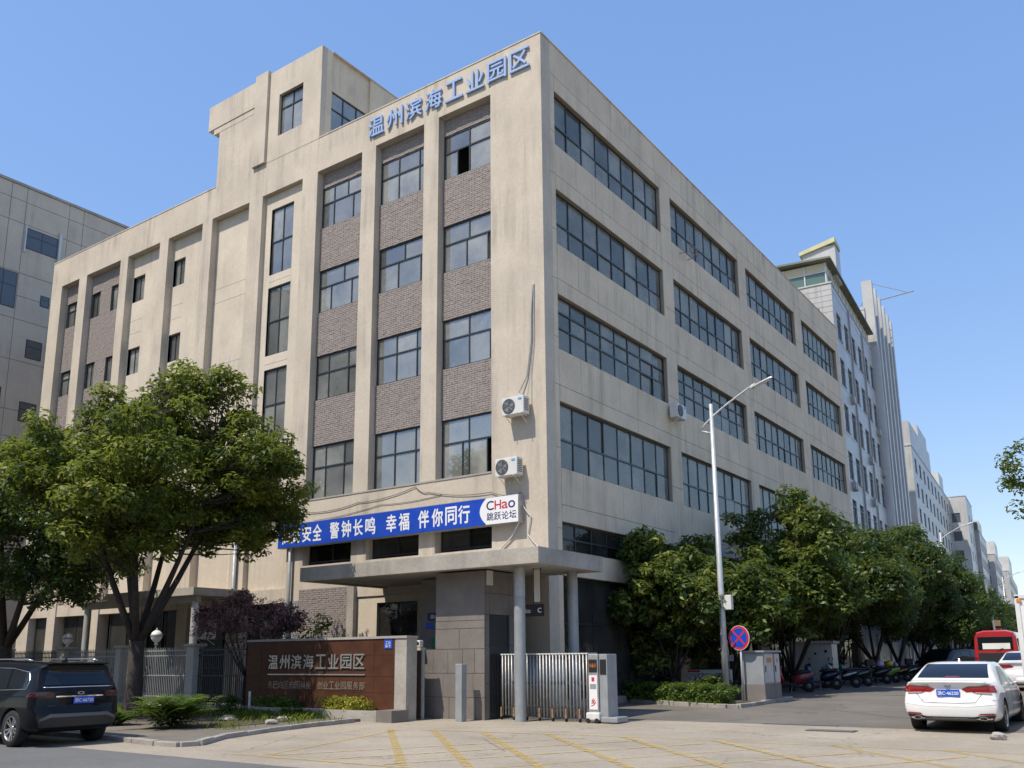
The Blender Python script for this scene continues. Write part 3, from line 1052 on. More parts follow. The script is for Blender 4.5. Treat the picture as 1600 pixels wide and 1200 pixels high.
# right-hand side (faces the gate), with a louvred window and a dark metal door
sideY = [(GY0 + .05, -2.86), (-2.86, -1.9), (-1.9, GY1)]
for (a, b) in ((0, 1.0), (1.0, 2.05), (2.05, 2.9), (2.9, 3.5), (3.5, 4.13)):
    for j, (p, q) in enumerate(sideY):
        if j == 1 and b <= 2.95:
            continue
        stone(GX1 - .05, GX1, p, q, a, b)
lv = MB()
for i in range(16):
    lv.box(GX1 - .05, GX1 - .01, -2.84 + .0, -1.92, 2.02 + i * .055, 2.05 + i * .055)
lv.build('louvre', 'frame_dark', gh)
box('louvre_frame', 'frame_dark', gh, GX1 - .06, GX1 + .012, -2.86, -2.80, 1.97, 2.9)
box('louvre_frame', 'frame_dark', gh, GX1 - .06, GX1 + .012, -1.96, -1.90, 1.97, 2.9)
box('door_panel', 'frame_dark', gh, GX1 - .06, GX1 - .015, -2.85, -1.91, .05, 1.94)
for i in range(7):
    MB().tube([(GX1 + .005, -2.75 + i * .13, .2), (GX1 + .005, -2.75 + i * .13, 1.8)], .012, 6).build('door_bar', 'black_plastic', gh)
# rear room wall with notices, left of the pier
box('side_wall', 'granite_grey', gh, -3.5, GXU + .03, -1.75, GY1, 0, 4.13)
box('side_wall', 'granite_grey', gh, -3.7, -3.5, -1.75, -.0, 0, 4.13)
box('slot', 'interior_dark', gh, GXU - .22, GXU - .12, -1.78, -1.752, 1.6, 4.1)
box('counter', 'concrete', gh, -3.4, GX0 + .0, -3.0, -1.76, 1.93, 2.0)

nt_ = thing('notice_board', 'navy strip notice with white characters on the gatehouse wall', 'sign', (-3.36, -1.80, 2.86))
box('plate', 'sign_navy', nt_, 0, 1.05, 0, .03, 0, .22)
put('温州工业园', .1, .05, .8, .12, 'banner_white', nt_, -.004, .01)
nt_ = thing('notice_board', 'green and blue strip notice below the navy one on the gatehouse wall', 'sign', (-3.42, -1.80, 2.62))
box('plate', 'sign_green', nt_, .3, 1.05, 0, .03, 0, .16)
box('plate', 'sign_blue', nt_, 0, .3, 0, .03, 0, .16)
nt_ = thing('notice_board', 'pale blue and white paper notice low on the gatehouse wall', 'sign', (-3.3, -1.80, 2.02))
box('plate', 'sign_sky', nt_, .25, .85, 0, .02, 0, .36)
box('paper', 'banner_white', nt_, .45, .83, -.006, 0, .03, .22)
box('paper', 'sign_green', nt_, .1, .24, 0, .02, 0, .3)
io = thing('intercom', 'small cream card reader box on a post beside the brown door', 'intercom', (-2.52, -3.2, 1.98))
box('housing', 'white_plastic', io, 0, .16, -.1, .06, .04, .24, bevel=.03)
MB().lathe([(0, .012), (.045, .012), (.045, 0)], 14, Matrix.Translation((.08, -.10, .15)) @ Matrix.Rotation(R(90), 4, 'X')).build('lens', 'black_plastic', io)
box('base', 'cream', io, -.02, .2, -.12, .1, -.05, .03)
dr = thing('metal_door', 'narrow rusty brown metal door between the stone sign and the gatehouse', 'door', (-2.52, -3.62, 0))
box('leaf', 'rust_door', dr, .05, .52, 0, .05, .04, 1.90)
for x in (0.0, .52):
    box('frame', 'steel_grey', dr, x, x + .05, -.02, .07, 0, 1.95)
box('handle', 'alu', dr, .10, .13, -.05, 0, .95, 1.08)

# square steel post in front of the gatehouse
ps_ = thing('steel_post', 'short square grey steel post standing in front of the gatehouse', 'post', (-.58, -3.62, 0))
box('shaft', 'steel_grey', ps_, -.11, .11, -.11, .11, -.02, 1.52, bevel=.01)
box('cap', 'steel_pole', ps_, -.115, .115, -.115, .115, 1.52, 1.54, bevel=.006)

# hanging black shop sign under the canopy
hs = thing('hanging_sign', 'small black sign plate hung from the canopy behind the front column', 'sign', (.62, -2.2, 2.83))
box('plate', 'black_plastic', hs, -.1, .62, -.02, .02, 0, .33)
for x in (.28, .52):
    MB().tube([(x, 0, .33), (x, 0, 1.42)], .012, 6).build('hanger', 'black_plastic', hs)
box('pale_panel', 'white_plastic', hs, .30, .50, -.01, .01, .4, 1.3)
put('c', .42, .10, .13, .13, 'banner_white', hs, -.026, .01)
put('Sto', -.04, .10, .22, .13, 'banner_white', hs, -.026, .01)

# folding gate
gt = thing('folding_gate', 'retracted silver accordion gate on small castors beside the entrance column', 'gate', (.0, -2.42, zf(-2.42)))
nb = 27
pick = MB().tube([(0, 0, .12), (0, 0, 1.74)], .024, 8).mesh('upright', 'alu', True)
cross = {}
for i in range(nb):
    x = .12 + i * (2.72 / (nb - 1))
    for y in (-.22, .22):
        o = mkobj('upright', pick, gt, (x + (.045 if y > 0 else 0), y, 0))
for i in range(nb - 1):
    x = .12 + i * (2.72 / (nb - 1))
    d = 2.72 / (nb - 1)
    m = MB()
    for z in (.3, .95, 1.6):
        m.tube([(x, -.22, z), (x + d, .22, z + .08)], .013, 5).tube([(x, .22, z), (x + d, -.22, z + .08)], .013, 5)
    m.build('scissor_bars', 'steel_grey', gt)
tp = MB()
for i in range(nb):
    x = .12 + i * (2.72 / (nb - 1))
    tp.box(x - .045, x + .045, -.25, .25, 1.74, 1.775)
tp.build('top_caps', 'white_plastic', gt)
for i in range(0, nb, 4):
    x = .12 + i * (2.72 / (nb - 1))
    for y in (-.27,):
        w = MB().lathe([(0, -.02), (.05, -.02), (.055, 0), (.05, .02), (0, .02)], 14, Matrix.Translation((x, y, .055)) @ Matrix.Rotation(R(90), 4, 'Y')).build('castor', 'rubber', gt)
        mb = MB().box(x - .03, x + .03, y - .03, y + .03, .09, .2)
        mb.box(x - .025, x + .025, y - .035, y + .02, .2, .34)
        mb.build('castor_fork', 'gold_worn', gt, bevel=.008)
# gate head with screen
hd = MB()
box('head_body', 'alu', gt, 2.92, 3.22, -.3, .3, .14, 1.74, bevel=.02)
box('head_body', 'steel_grey', gt, 3.23, 3.47, -.26, .26, .06, 1.74, bevel=.02)
box('screen', 'black_plastic', gt, 2.95, 3.19, -.312, -.301, 1.28, 1.60)
put('161', 2.99, 1.40, .16, .10, 'paint_orange', gt, -.316, .02, 'display_digits')
box('screen', 'black_plastic', gt, 3.26, 3.44, -.272, -.261, 1.22, 1.60)
box('poster', 'banner_white', gt, 2.95, 3.19, -.312, -.301, .34, 1.2)
box('poster_print', 'steel_grey', gt, 2.98, 3.16, -.318, -.313, .86, .98)
box('poster_print', 'ink_red', gt, 3.03, 3.11, -.318, -.313, 1.05, 1.15)
put('乡', 3.0, .42, .14, .2, 'ink_red', gt, -.316, .02, 'poster_print')
for z in (.98, 1.02):
    box('side_light', 'sign_red', gt, 2.90, 2.918, -.26, -.2, z, z + .05)
box('head_base', 'white_plastic', gt, 2.86, 3.26, -.36, .34, .07, .27, bevel=.04)
box('head_base', 'steel_grey', gt, 3.262, 3.75, -.3, .28, .02, .16, bevel=.03)
for x in (2.92, 3.18):
    MB().lathe([(0, -.03), (.06, -.03), (.065, 0), (.06, .03), (0, .03)], 14, Matrix.Translation((x, -.34, .065)) @ Matrix.Rotation(R(90), 4, 'X')).build('castor', 'rubber', gt)

# ---------------------------------------------------------------- stone name wall
sw = thing('name_wall', 'brown polished granite wall with raised Chinese characters facing the road', 'sign wall', (0, -4.25, 0))
SX0, SX1 = -8.85, -2.46
box('core', 'joint_light', sw, SX0 + .01, SX1 - .01, .02, .42, .05, 2.25)
tx = [SX0, -8.15, -7.50, -5.80, -4.06, -3.25, SX1]
tz = [.30, .75, 1.20, 1.80, 2.26]
gr = random.Random(2)
for i in range(len(tx) - 1):
    for j in range(len(tz) - 1):
        if j in (1, 2) and i in (2, 3):
            xa = [tx[i], tx[i + 1]]
        box('granite_tile', 'granite_brown', sw, tx[i] + .004, tx[i + 1] - .004, gr.uniform(-.003, .003), .03, tz[j] + .004, tz[j + 1] - .004)
box('coping', 'concrete_light', sw, SX0 - .02, SX1 + .46, -.03, .46, 2.262, 2.33)
box('end_pier', 'concrete', sw, SX1 + .002, SX1 + .44, .0, .44, 0, 2.26)
for i, c in enumerate(CH):
    mkobj('character', text_mesh(c, .44, .42, .035, .012, 'letter_metal'), sw, (-7.77 + i * .533, -.004, 1.42), (R(90), 0, 0))
MB().box(-7.78, -3.58, -.035, -.006, 1.235, 1.27).build('metal_bar', 'letter_metal', sw)
row2 = '先巴自区自园科技 创业工业园服务部'
k = 0
for i, c in enumerate(row2):
    if c != ' ':
        mkobj('character', text_mesh(c, .215, .22, .015, .008, 'letter_dull'), sw, (-7.77 + i * .2475, -.004, .83), (R(90), 0, 0))
pq = thing('number_plate', 'small blue enamel house number plate on the brown name wall', 'plate', (-2.86, -4.26, 1.98))
box('plate', 'sign_blue', pq, 0, .31, -.008, 0, 0, .25)
put('工业', .05, .13, .2, .08, 'banner_white', pq, -.012, .01)
put('园1号', .05, .03, .2, .08, 'banner_white', pq, -.012, .01)
pln = thing('planter', 'low grey stone planter ledge along the foot of the name wall', 'planter')
box('stone_front', 'concrete', pln, -11.0, -2.47, -4.95, -4.86, .0, .30)
box('stone_front', 'granite_grey', pln, -2.468, -1.9, -4.95, -4.26, .0, .32)
box('ledge', 'concrete_light', pln, -11.0, -2.47, -4.86, -4.26, .0, .27)
MB().tube([(-8.0, -4.75, .27), (-8.02, -4.75, .75)], .04, 8).build('marker', 'white_plastic', pln)

# ---------------------------------------------------------------- fence with pillars
fn = thing('steel_fence', 'grey steel picket fence between concrete pillars beside the name wall', 'fence', (0, -4.3, 0))
for (x, w) in ((-11.5, .42), (-15.86, .3), (-19.6, .5), (-24.2, .34), (-28.6, .34)):
    box('pillar', 'concrete_light', fn, x - w / 2, x + w / 2, -w / 2, w / 2, 0, 2.16, bevel=.01)
    box('pillar_cap', 'concrete', fn, x - w / 2 - .06, x + w / 2 + .06, -w / 2 - .06, w / 2 + .06, 2.162, 2.26, bevel=.02)
box('base_wall', 'concrete', fn, -30, -8.86, -.12, .12, 0, .27)
pk = MB().box(-.012, .012, -.012, .012, .28, 2.10)
pk.add([(-.012, -.012, 2.10), (.012, -.012, 2.10), (.012, .012, 2.10), (-.012, .012, 2.10), (0, 0, 2.17)], [(0, 1, 4), (1, 2, 4), (2, 3, 4), (3, 0, 4)])
pkm = pk.mesh('picket', 'steel_grey')
pkd = pk.mesh('picket', 'frame_dark')
for (a, b, m, mm) in ((-11.29, -8.87, pkd, 'frame_dark'), (-15.71, -11.71, pkm, 'steel_grey'), (-19.35, -16.01, pkm, 'steel_grey'), (-24.03, -19.85, pkd, 'frame_dark')):
    n = int((b - a) / .105)
    for i in range(n):
        mkobj('picket', m, fn, (a + .05 + i * (b - a - .08) / n, 0, 0))
    for z in (.5, 1.2, 1.87, 2.04):
        box('rail', mm, fn, a, b, -.022, .022, z - .018, z + .018)
gl_m = MB().lathe([(0, 0), (.06, 0), (.06, .05), (.03, .08), (.10, .11), (.18, .22), (.20, .32), (.17, .43), (.09, .5), (0, .52)], 20).mesh('globe', 'lamp_white', True)
for (x, lab) in ((-19.6, 'white globe lantern on the left fence pillar behind the black car'), (-14.15, 'white globe lantern rising behind the middle of the picket fence')):
    t = thing('globe_lantern', lab, 'lantern', (x, -4.3 if x < -16 else -4.05, 2.26), 0, 'globe lanterns along the fence')
    mkobj('globe', gl_m, t)
    MB().lathe([(.21, .30), (.215, .33), (.21, .36)], 20).tube([(0, 0, .52), (0, 0, .6)], [.05, .01], 8).build('band', 'steel_grey', t)
    if x > -16:
        MB().tube([(0, 0, -2.26), (0, 0, .05)], .03, 8).build('post', 'steel_grey', t)
bar = thing('barrier_boards', 'orange and white striped barrier boards seen through the dark fence', 'barrier', (-10.9, -3.2, 0))
for i in range(12):
    box('board_stripe', 'paint_orange' if i % 2 else 'white_plastic', bar, i * .2, i * .2 + .2, 0, .04, 1.0, 1.2)
for x in (.1, 2.2):
    box('leg', 'steel_grey', bar, x, x + .05, .045, .09, 0, 1.25)

# porch canopy of the low entrance behind the fence
pc = thing('porch_canopy', 'flat grey concrete porch slab on the left wing behind the fence', 'canopy')
box('slab', 'concrete', pc, -22.5, -14.2, -2.6, .0, 4.12, 4.42, bevel=.01)
box('soffit_beam', 'concrete_light', pc, -22.3, -14.4, -2.3, -2.1, 3.86, 4.12)
for x in (-22.0, -14.6):
    MB().lathe([(.14, 0), (.14, 3.9)], 18, Matrix.Translation((x, -2.2, 0))).build('column', 'steel_pole', pc, smooth=True)
dp = thing('drain_pipe', 'pale vertical downpipe on the front wall left of the tall windows', 'pipe')
MB().tube([(-15.1, -.12, 0), (-15.1, -.12, 6.6)], .085, 12).build('pipe_run', 'steel_grey', dp, smooth=True)
dp = thing('drain_pipe', 'grey downpipe on the pilaster right of the tall windows', 'pipe')
MB().tube([(-11.75, -.14, 0), (-11.75, -.14, 7.6)], .07, 12).build('pipe_run', 'steel_grey', dp, smooth=True)

# ---------------------------------------------------------------- street furniture
def lamp_post(loc, label, s=1., lean=0.):
    t = thing('street_lamp', label, 'street lamp', loc, 0, 'street lamps on the kerb')
    MB().tube([(0, 0, 0), (0, 0, 2.8), (0, 0, 10.0)], [.115, .10, .06], 16).build('pole', 'steel_pole', t, smooth=True)
    MB().lathe([(.2, 0), (.2, .02), (.13, .03), (.13, .3), (.11, .34)], 16).build('base_plate', 'steel_pole', t)
    arm = []
    for i in range(13):
        u = i / 12
        arm.append((-.42 + 2.05 * u, 0, 9.1 + 1.35 * u ** .75 - .0))
    MB().tube([(0, 0, 8.95), (-.42, 0, 9.1)], .028, 8).tube(arm, .034, 8).tube([(0, 0, 9.55), (.65, 0, 9.95), (.78, 0, 9.99)], .026, 8).build('arm', 'steel_pole', t, smooth=True)
    h = MB()
    prof = [(1.45, .05), (1.6, .10), (1.85, .135), (2.1, .12), (2.22, .05)]
    vs, fs = [], []
    for x, w in prof:
        zc = 10.28 + (x - 1.45) * .33
        vs += [(x, -w, zc), (x, w, zc), (x, w * .6, zc + .06), (x, -w * .6, zc + .06)]
    for i in range(len(prof) - 1):
        for j in range(4):
            fs.append((4 * i + j, 4 * i + 4 + j, 4 * i + 4 + (j + 1) % 4, 4 * i + (j + 1) % 4))
    fs += [(0, 1, 2, 3), tuple(range(4 * len(prof) - 4, 4 * len(prof)))[::-1]]
    h.add(vs, fs)
    h.build('lamp_head', 'steel_pole', t, bevel=.01)
    b = MB().box(1.6, 2.1, -.09, .09, -.012, .0)
    b.xform(Matrix(((1, 0, 0, 0), (0, 1, 0, 0), (.33, 0, 1, 10.28 - 1.45 * .33 - .004), (0, 0, 0, 1))))
    b.build('diffuser', 'lamp_white', t)
    return t
lp = lamp_post((3.46, 5.17, zf(5.17) + .1), 'tall pale street lamp with a curved arm beside the trimmed hedge')
box('control_box', 'white_plastic', lp, .1, .37, -.1, .1, 2.92, 3.40, bevel=.015)
lamp_post((3.2, 47, .35), 'distant street lamp whose arm shows above the tree tops')
lamp_post((1.5, 92, .35), 'farthest street lamp at the end of the tree row')

ns = thing('no_stopping_sign', 'round blue no-stopping sign with red rim and cross on a white pole', 'road sign', (3.97, 5.32, zf(5.3)), R(-14))
MB().tube([(0, 0, 0), (0, 0, 2.4)], .035, 12).build('pole', 'steel_pole', ns, smooth=True)
DZ = 2.1
rot = Matrix.Translation((0, -.045, DZ)) @ Matrix.Rotation(R(90), 4, 'X')
MB().lathe([(0, 0), (.40, 0), (.40, .018), (0, .018)], 40, rot).build('plate', 'white_plastic', ns)
MB().lathe([(.0, .020), (.385, .020)], 40, rot).build('red_rim', 'sign_red', ns)
MB().lathe([(.0, .023), (.315, .023)], 40, rot).build('blue_field', 'sign_blue', ns)
cr = MB()
for a in (45, -45):
    m = rot @ Matrix.Rotation(R(a), 4, 'Z')
    cr.add([m @ Vector(p) for p in ((-.32, -.028, .026 + (.001 if a > 0 else 0)), (.32, -.028, .026 + (.001 if a > 0 else 0)), (.32, .028, .026 + (.001 if a > 0 else 0)), (-.32, .028, .026 + (.001 if a > 0 else 0)))], [(0, 1, 2, 3)])
cr.build('red_cross', 'sign_red', ns)

cb = thing('utility_cabinet', 'grey steel electrical cabinet on a stone base beside the no-stopping sign', 'cabinet', (3.78, 5.5, zf(5.5)), R(0))
cb.location = (3.86, 5.45, zf(5.5))
box('base', 'granite_grey', cb, 0, .80, 0, .95, -.02, .60, bevel=.01)
box('base', 'granite_grey', cb, .12, .80, .97, 1.55, -.02, .60, bevel=.01)
box('casing', 'steel_grey', cb, .02, .78, .02, .93, .602, 1.62, bevel=.012)
box('casing', 'steel_grey', cb, .14, .78, .98, 1.54, .602, 1.60, bevel=.012)
box('lid', 'steel_grey', cb, -.05, .85, -.05, 1.6, 1.622, 1.68, bevel=.01)
for (y0, y1) in ((.08, .88), (1.03, 1.5)):
    d = box('door', 'steel_pole', cb, .782, .80, y0, y1, .66, 1.57, bevel=.004)
    box('notice', 'paint_orange', d, .801, .804, y0 + .2, y1 - .15, 1.3, 1.45)
    box('handle', 'black_plastic', d, .801, .82, y0 + .04, y0 + .07, 1.0, 1.2)

fz = thing('chest_freezer', 'white box freezer with coloured scribbles behind the trimmed hedge', 'freezer', (1.15, 7.2, zf(7.2)), R(8))
box('body', 'white_plastic', fz, 0, 1.5, 0, .65, .12, 1.02, bevel=.02)
box('lid', 'black_plastic', fz, .02, 1.48, .02, .63, 1.022, 1.06)
sr = random.Random(4)
for i in range(9):
    x = .1 + i * .14
    pts = [(x + .09 * math.cos(a * .9 + i), -.008, .78 + .12 * math.sin(a * .7 + i * 2)) for a in range(9)]
    MB().tube(pts, .010, 5).build('scribble', ['sign_green', 'ink_red', 'ink_navy'][i % 3], fz)
box('red_trim', 'sign_red', fz, .05, .5, -.006, -.002, .93, 1.0)
bk = thing('meter_plate', 'small white round-cornered plate on a thin post behind the freezer', 'plate', (2.45, 7.6, zf(7.6)))
box('plate', 'white_plastic', bk, 0, .34, 0, .03, 1.3, 1.52, bevel=.01)
MB().tube([(.17, .02, 0), (.17, .02, 1.3)], .015, 6).build('post', 'steel_grey', bk)

wb = thing('street_kiosk', 'white metal storage box with dark spots standing behind the parked scooters', 'kiosk', (1.75, 16.6, .35), R(6))
box('body', 'tile_white', wb, 0, 1.85, 0, 1.3, .08, 1.86, bevel=.015)
box('roof', 'concrete_light', wb, -.08, 1.95, -.08, 1.4, 1.862, 1.98, bevel=.015)
for i in range(9):
    x, z = sr.uniform(.2, 1.7), sr.uniform(.6, 1.75)
    MB().lathe([(0, .004), (sr.uniform(.03, .06), .004)], 9, Matrix.Translation((x, 0, z)) @ Matrix.Rotation(R(90), 4, 'X')).build('dark_spot', 'black_plastic', wb)

# ================================================================ far buildings along the side street
SA = R(4.7586)
def far_building(loc, label, L, D, H, floors, wz0, pitch, wh, cols, mat, gap=.42, roof=None, front_cols=2, group='white buildings along the side street', first=1.0, wfrac=.5, cap=.9):
    """local x to the street, local y away from the camera; street face at x = 0"""
    t = thing('white_building', label, 'building', loc, SA, group)
    box('wall_core', mat, t, -D, -.25, .25, L, 0, H - .02)
    cw = (L - 2 * first) / cols
    ww = cw * wfrac
    zs_ = [wz0 - k * pitch for k in range(floors)]
    # spandrel bands and piers stand proud of the window plane
    tops = [H] + zs_
    bots = [zs_[0] + wh] + [z - pitch + wh for z in zs_]
    bots[-1] = 0
    tops_b = [H] + zs_
    for k in range(floors + 1):
        zt = tops_b[k]
        zb = (zs_[k] + wh) if k < floors else 0
        box('spandrel', mat, t, -.25, 0, 0, L, zb + .004, zt - .004)
        box('spandrel', mat, t, -D, -.25, 0, .25, zb + .004, zt - .004)
    gap_faces = [(0., first + (cw - ww) / 2)] + [(first + i * cw + (cw + ww) / 2, first + (i + 1) * cw + (cw - ww) / 2) for i in range(cols - 1)] + [(first + (cols - 1) * cw + (cw + ww) / 2, L)]
    wm = MB()
    wm.mi = 0
    wm.box(-.16, -.12, -ww / 2, ww / 2, 0, wh)
    wm.mi = 1
    for y in (-ww / 2 + .03, 0, ww / 2 - .03):
        wm.box(-.13, -.09, y - .03, y + .03, 0, wh)
    wm.box(-.125, -.085, -ww / 2, ww / 2, wh * .62, wh * .62 + .06)
    wm.box(-.14, .05, -ww / 2 - .03, ww / 2 + .03, -.05, .0)
    wme = wm.mesh('window', ['glass_far', 'frame_far'])
    fw = MB()
    fw.mi = 0
    fw.box(-.6, .6, .12, .16, 0, wh)
    fw.mi = 1
    fw.box(-.6, .6, .09, .13, wh * .62, wh * .62 + .06).box(-.03, .03, .09, .13, 0, wh).box(-.65, .65, -.05, .14, -.05, 0)
    fwe = fw.mesh('window', ['glass_far', 'frame_far'])
    for z in zs_:
        for (a, b) in gap_faces:
            box('pier', mat, t, -.25, -.002, a, b, z, z + wh)
        for i in range(cols):
            mkobj('window', wme, t, (0, first + (i + .5) * cw, z))
        fx = [-1.6 - 2.6 * q for q in range(front_cols)]
        xs = [-.25] + [v for q in fx for v in (q + .6, q - .6)] + [-D]
        for a, b in zip(xs[::2], xs[1::2]):
            box('pier', mat, t, b, a, .002, .25, z, z + wh)
        for q in fx:
            mkobj('window', fwe, t, (q, 0, z))
    box('coping', mat, t, -D - .05, .06, -.06, L + .05, H, H + .12)
    return t
def S(s, n=0.):
    """point s metres down the side street, n metres out from its building line"""
    d = Vector((-math.sin(SA), math.cos(SA)))
    q = Vector((-2.14, 44.)) + d * s + Vector((math.cos(SA), math.sin(SA))) * n
    return (q.x, q.y, 0.3)
b1 = far_building(S(0), 'white tiled block with a green-glazed top floor and yellow roof edge right behind the factory', 19.5, 14, 29.6, 7, 25.6, 3.7, 2.1, 6, 'tile_white', first=.6, wfrac=.55)
# glazed top storey and slab roof
box('top_glazing', 'glass_green', b1, -13.5, -.35, .35, 19.2, 29.75, 30.75)
box('top_clerestory', 'cream', b1, -13.5, -.35, .35, 19.2, 30.75, 31.5)
for i in range(9):
    MB().box(-1.6 * i - .42, -1.6 * i - .33, .28, .36, 29.75, 31.5).build('mullion', 'steel_pole', b1)
for i in range(12):
    MB().box(-.36, -.28, 1.6 * i + .36, 1.6 * i + .45, 29.75, 31.5).build('mullion', 'steel_pole', b1)
MB().box(-13.6, -.27, .26, .37, 30.72, 30.80).build('transom', 'steel_pole', b1)
rf = MB().add([(-14.5, -.3, 32.05), (.15, -.3, 31.55), (.15, 19.6, 31.55), (-14.5, 19.6, 32.05), (-14.5, -.3, 32.2), (.15, -.3, 31.7), (.15, 19.6, 31.7), (-14.5, 19.6, 32.2)],
              [(0, 3, 2, 1), (4, 5, 6, 7), (0, 1, 5, 4), (1, 2, 6, 5), (2, 3, 7, 6), (3, 0, 4, 7)])
rf.build('roof', 'roof_green', b1)
MB().box(-2.6, .0, 3.2, 5.2, 31.3, 34.1).build('roof_turret', 'tile_bright', b1)
MB().add([(-2.8, 3.0, 33.7), (.05, 3.0, 34.3), (.05, 5.3, 34.3), (-2.8, 5.3, 33.7), (-2.8, 3.0, 34.0), (.05, 3.0, 34.7), (.05, 5.3, 34.7), (-2.8, 5.3, 34.0)], [(0, 3, 2, 1), (4, 5, 6, 7), (0, 1, 5, 4), (1, 2, 6, 5), (2, 3, 7, 6), (3, 0, 4, 7)]).build('turret_cap', 'paint_yellow_pale', b1)
# joint lines between the wall tiles of the nearest block: ribs standing proud
for z in [3.1 + i * 1.85 for i in range(15)]:
    MB().box(.0, .015, 0, 19.5, z, z + .03).build('tile_rib', 'tile_grey', b1)
for i in range(6):
    MB().box(-13.9, 0, -.015, 0, 27.3 + i * .45, 27.33 + i * .45).build('tile_rib', 'tile_grey', b1)
for i in range(9):
    MB().box(-1.4 * i - .8, -1.4 * i - .77, -.018, 0, 26.5, 29.6).build('tile_rib', 'tile_grey', b1)

tw = thing('stair_tower', 'tall pale tiled stair tower with vertical fins beside the white block', 'tower', S(19.8), SA)
box('core', 'tile_bright', tw, -7, -.5, 0, 15, 0, 34.6)
for i, s in enumerate((.2, 2.6, 5.2, 7.8, 10.4, 12.8)):
    box('fin', 'tile_bright', tw, -.6, .35, s, s + .75, 0, 37.3 - .02 * i)
    if i < 5:
        MB().box(-.5, -.35, s + .8, s + 2.3, .2, 36).build('glass_strip', 'tile_grey', tw)
for z in range(2, 36, 2):
    MB().box(-.34, -.30, .9, 13, z, z + .05).build('joint_rib', 'tile_grey', tw)
    MB().box(-6.9, -.5, -.03, 0, z + .3, z + .35).build('joint_rib', 'tile_grey', tw)
mb = MB()
mb.lathe([(.75, 0), (.75, 30)], 18, Matrix.Translation((-.1, -.9, 0)))
mb.build('round_corner', 'tile_grey', tw, smooth=True)
acw = MB().box(-.05, .30, -.34, .34, 0, .48)
acw.box(-.05, .3, -.3, .3, -.12, -.02)
acm = acw.mesh('outdoor_unit', 'tile_grey')
ar = random.Random(9)
for k in range(11):
    mkobj('outdoor_unit', acm, b1, (0, .6 + (ar.randrange(6) + .5) * 3.05 + ar.uniform(-.5, .5), 25.6 - 3.7 * ar.randrange(6) - .75))
for y in (6.6, 12.8, 18.9):
    MB().tube([(.08, y, 0), (.08, y, 29.5)], .07, 8).build('downpipe', 'tile_grey', b1)
an = thing('antenna_mast', 'thin rusty lattice antenna mast with a sideways boom above the stair tower', 'mast', S(31, -1.2))
an.location = (*S(30, -1.0)[:2], 35)
g = MB()
g.tube([(0, 0, -.5), (0, 0, 6.2)], .06, 6).tube([(-1.2, 0, 4.0), (4.2, 0, 4.3)], .05, 6).tube([(0, 0, 6.2), (3.5, 0, 4.35)], .03, 5).tube([(0, 0, 6.2), (-1.2, 0, 4.0)], .03, 5)
for i in range(10):
    g.tube([(-.18, 0, i * .55), (.18, 0, i * .55 + .3)], .04, 5)
g.build('lattice', 'gold_worn', an)

b3 = far_building(S(43), 'grey-white six-storey block with a stepped roof beyond the stair tower', 70, 16, 25.4, 7, 22.7, 3.0, 1.65, 16, 'tile_white', first=1.0, wfrac=.42)
box('upper_storey', 'tile_white', b3, -12, -.02, .1, 21, 25.53, 28.4)
for i in range(2):
    MB().box(-2.2 - 2.8 * i, -1.1 - 2.8 * i, .04, .098, 26.2, 27.6).build('window', 'glass_far', b3)
box('roof_hut', 'tile_bright', b3, -6, -.3, 12, 21.5, 28.4, 30.6)
box('roof_hut', 'tile_bright', b3, -5, -.2, 34, 40, 25.53, 28.2)
b4 = far_building((-7.1, 132, .3), 'tall white corner block with a small square window high on its end wall', 13, 14, 26, 8, 22.0, 2.95, 1.4, 2, 'tile_bright', first=1.5, front_cols=1, wfrac=.3)
b5 = far_building((-7.6, 146, .3), 'white office block with regular window rows in the far distance', 19, 16, 22, 7, 19.0, 2.9, 1.6, 6, 'tile_white', front_cols=2)
box('roof_hut', 'tile_bright', b5, -6, -.4, 9, 17, 22.12, 25)
box('roof_hut', 'roof_green', b5, -4, -.2, .2, 3.6, 22.12, 23.6)
b6 = far_building((-8.3, 167, .3), 'pale block with a square roof hut near the end of the street', 30, 16, 20, 6, 17.4, 2.9, 1.6, 8, 'tile_white')
box('roof_hut', 'tile_bright', b6, -6, -.4, 16, 27, 20.12, 24.2)
b7 = far_building((-10.6, 205, .3), 'last pale block closing the view down the side street', 60, 16, 19.8, 6, 17.2, 2.9, 1.6, 12, 'tile_white')
box('roof_hut', 'tile_bright', b7, -6, -.4, 26, 44, 19.92, 25.5)

# neighbour at the far left
nb_ = thing('grey_building', 'grey rendered neighbouring building at the left edge with a flat roof', 'building')
NX = -38.
box('wall_core', 'groove', nb_, NX - 14, NX - .06, -30, 40, 0, 30.0)
ys = [-30, -22, -14, -7.5, -1.9, -.14, .78, 3.44, 4.39, 8, 14, 22, 40]
zs2 = [0, 4, 8.1, 12.2, 14.6, 16.2, 19.2, 21.72, 23.18, 24.62, 27.78, 29.2, 30.15]
wins = [(.94, 2.9, 26.28, 27.62), (-.9, .72, 22.32, 24.55), (2.18, 2.74, 22.93, 23.64), (1.62, 2.58, 19.5, 20.66), (-1.6, .5, 15.4, 17.4), (1.6, 2.6, 15.6, 16.8), (-1.6, .5, 11.4, 13.4)]
holes_y = sorted({v for w in wins for v in w[:2]})
for zi in range(len(zs2) - 1):
    for yi in range(len(ys) - 1):
        y0, y1, z0, z1 = ys[yi], ys[yi + 1], zs2[zi], zs2[zi + 1]
        box('wall_panel', 'plaster_lightened2', nb_, NX - .06, NX, y0 + .015, y1 - .015, z0 + .015, z1 - .015)
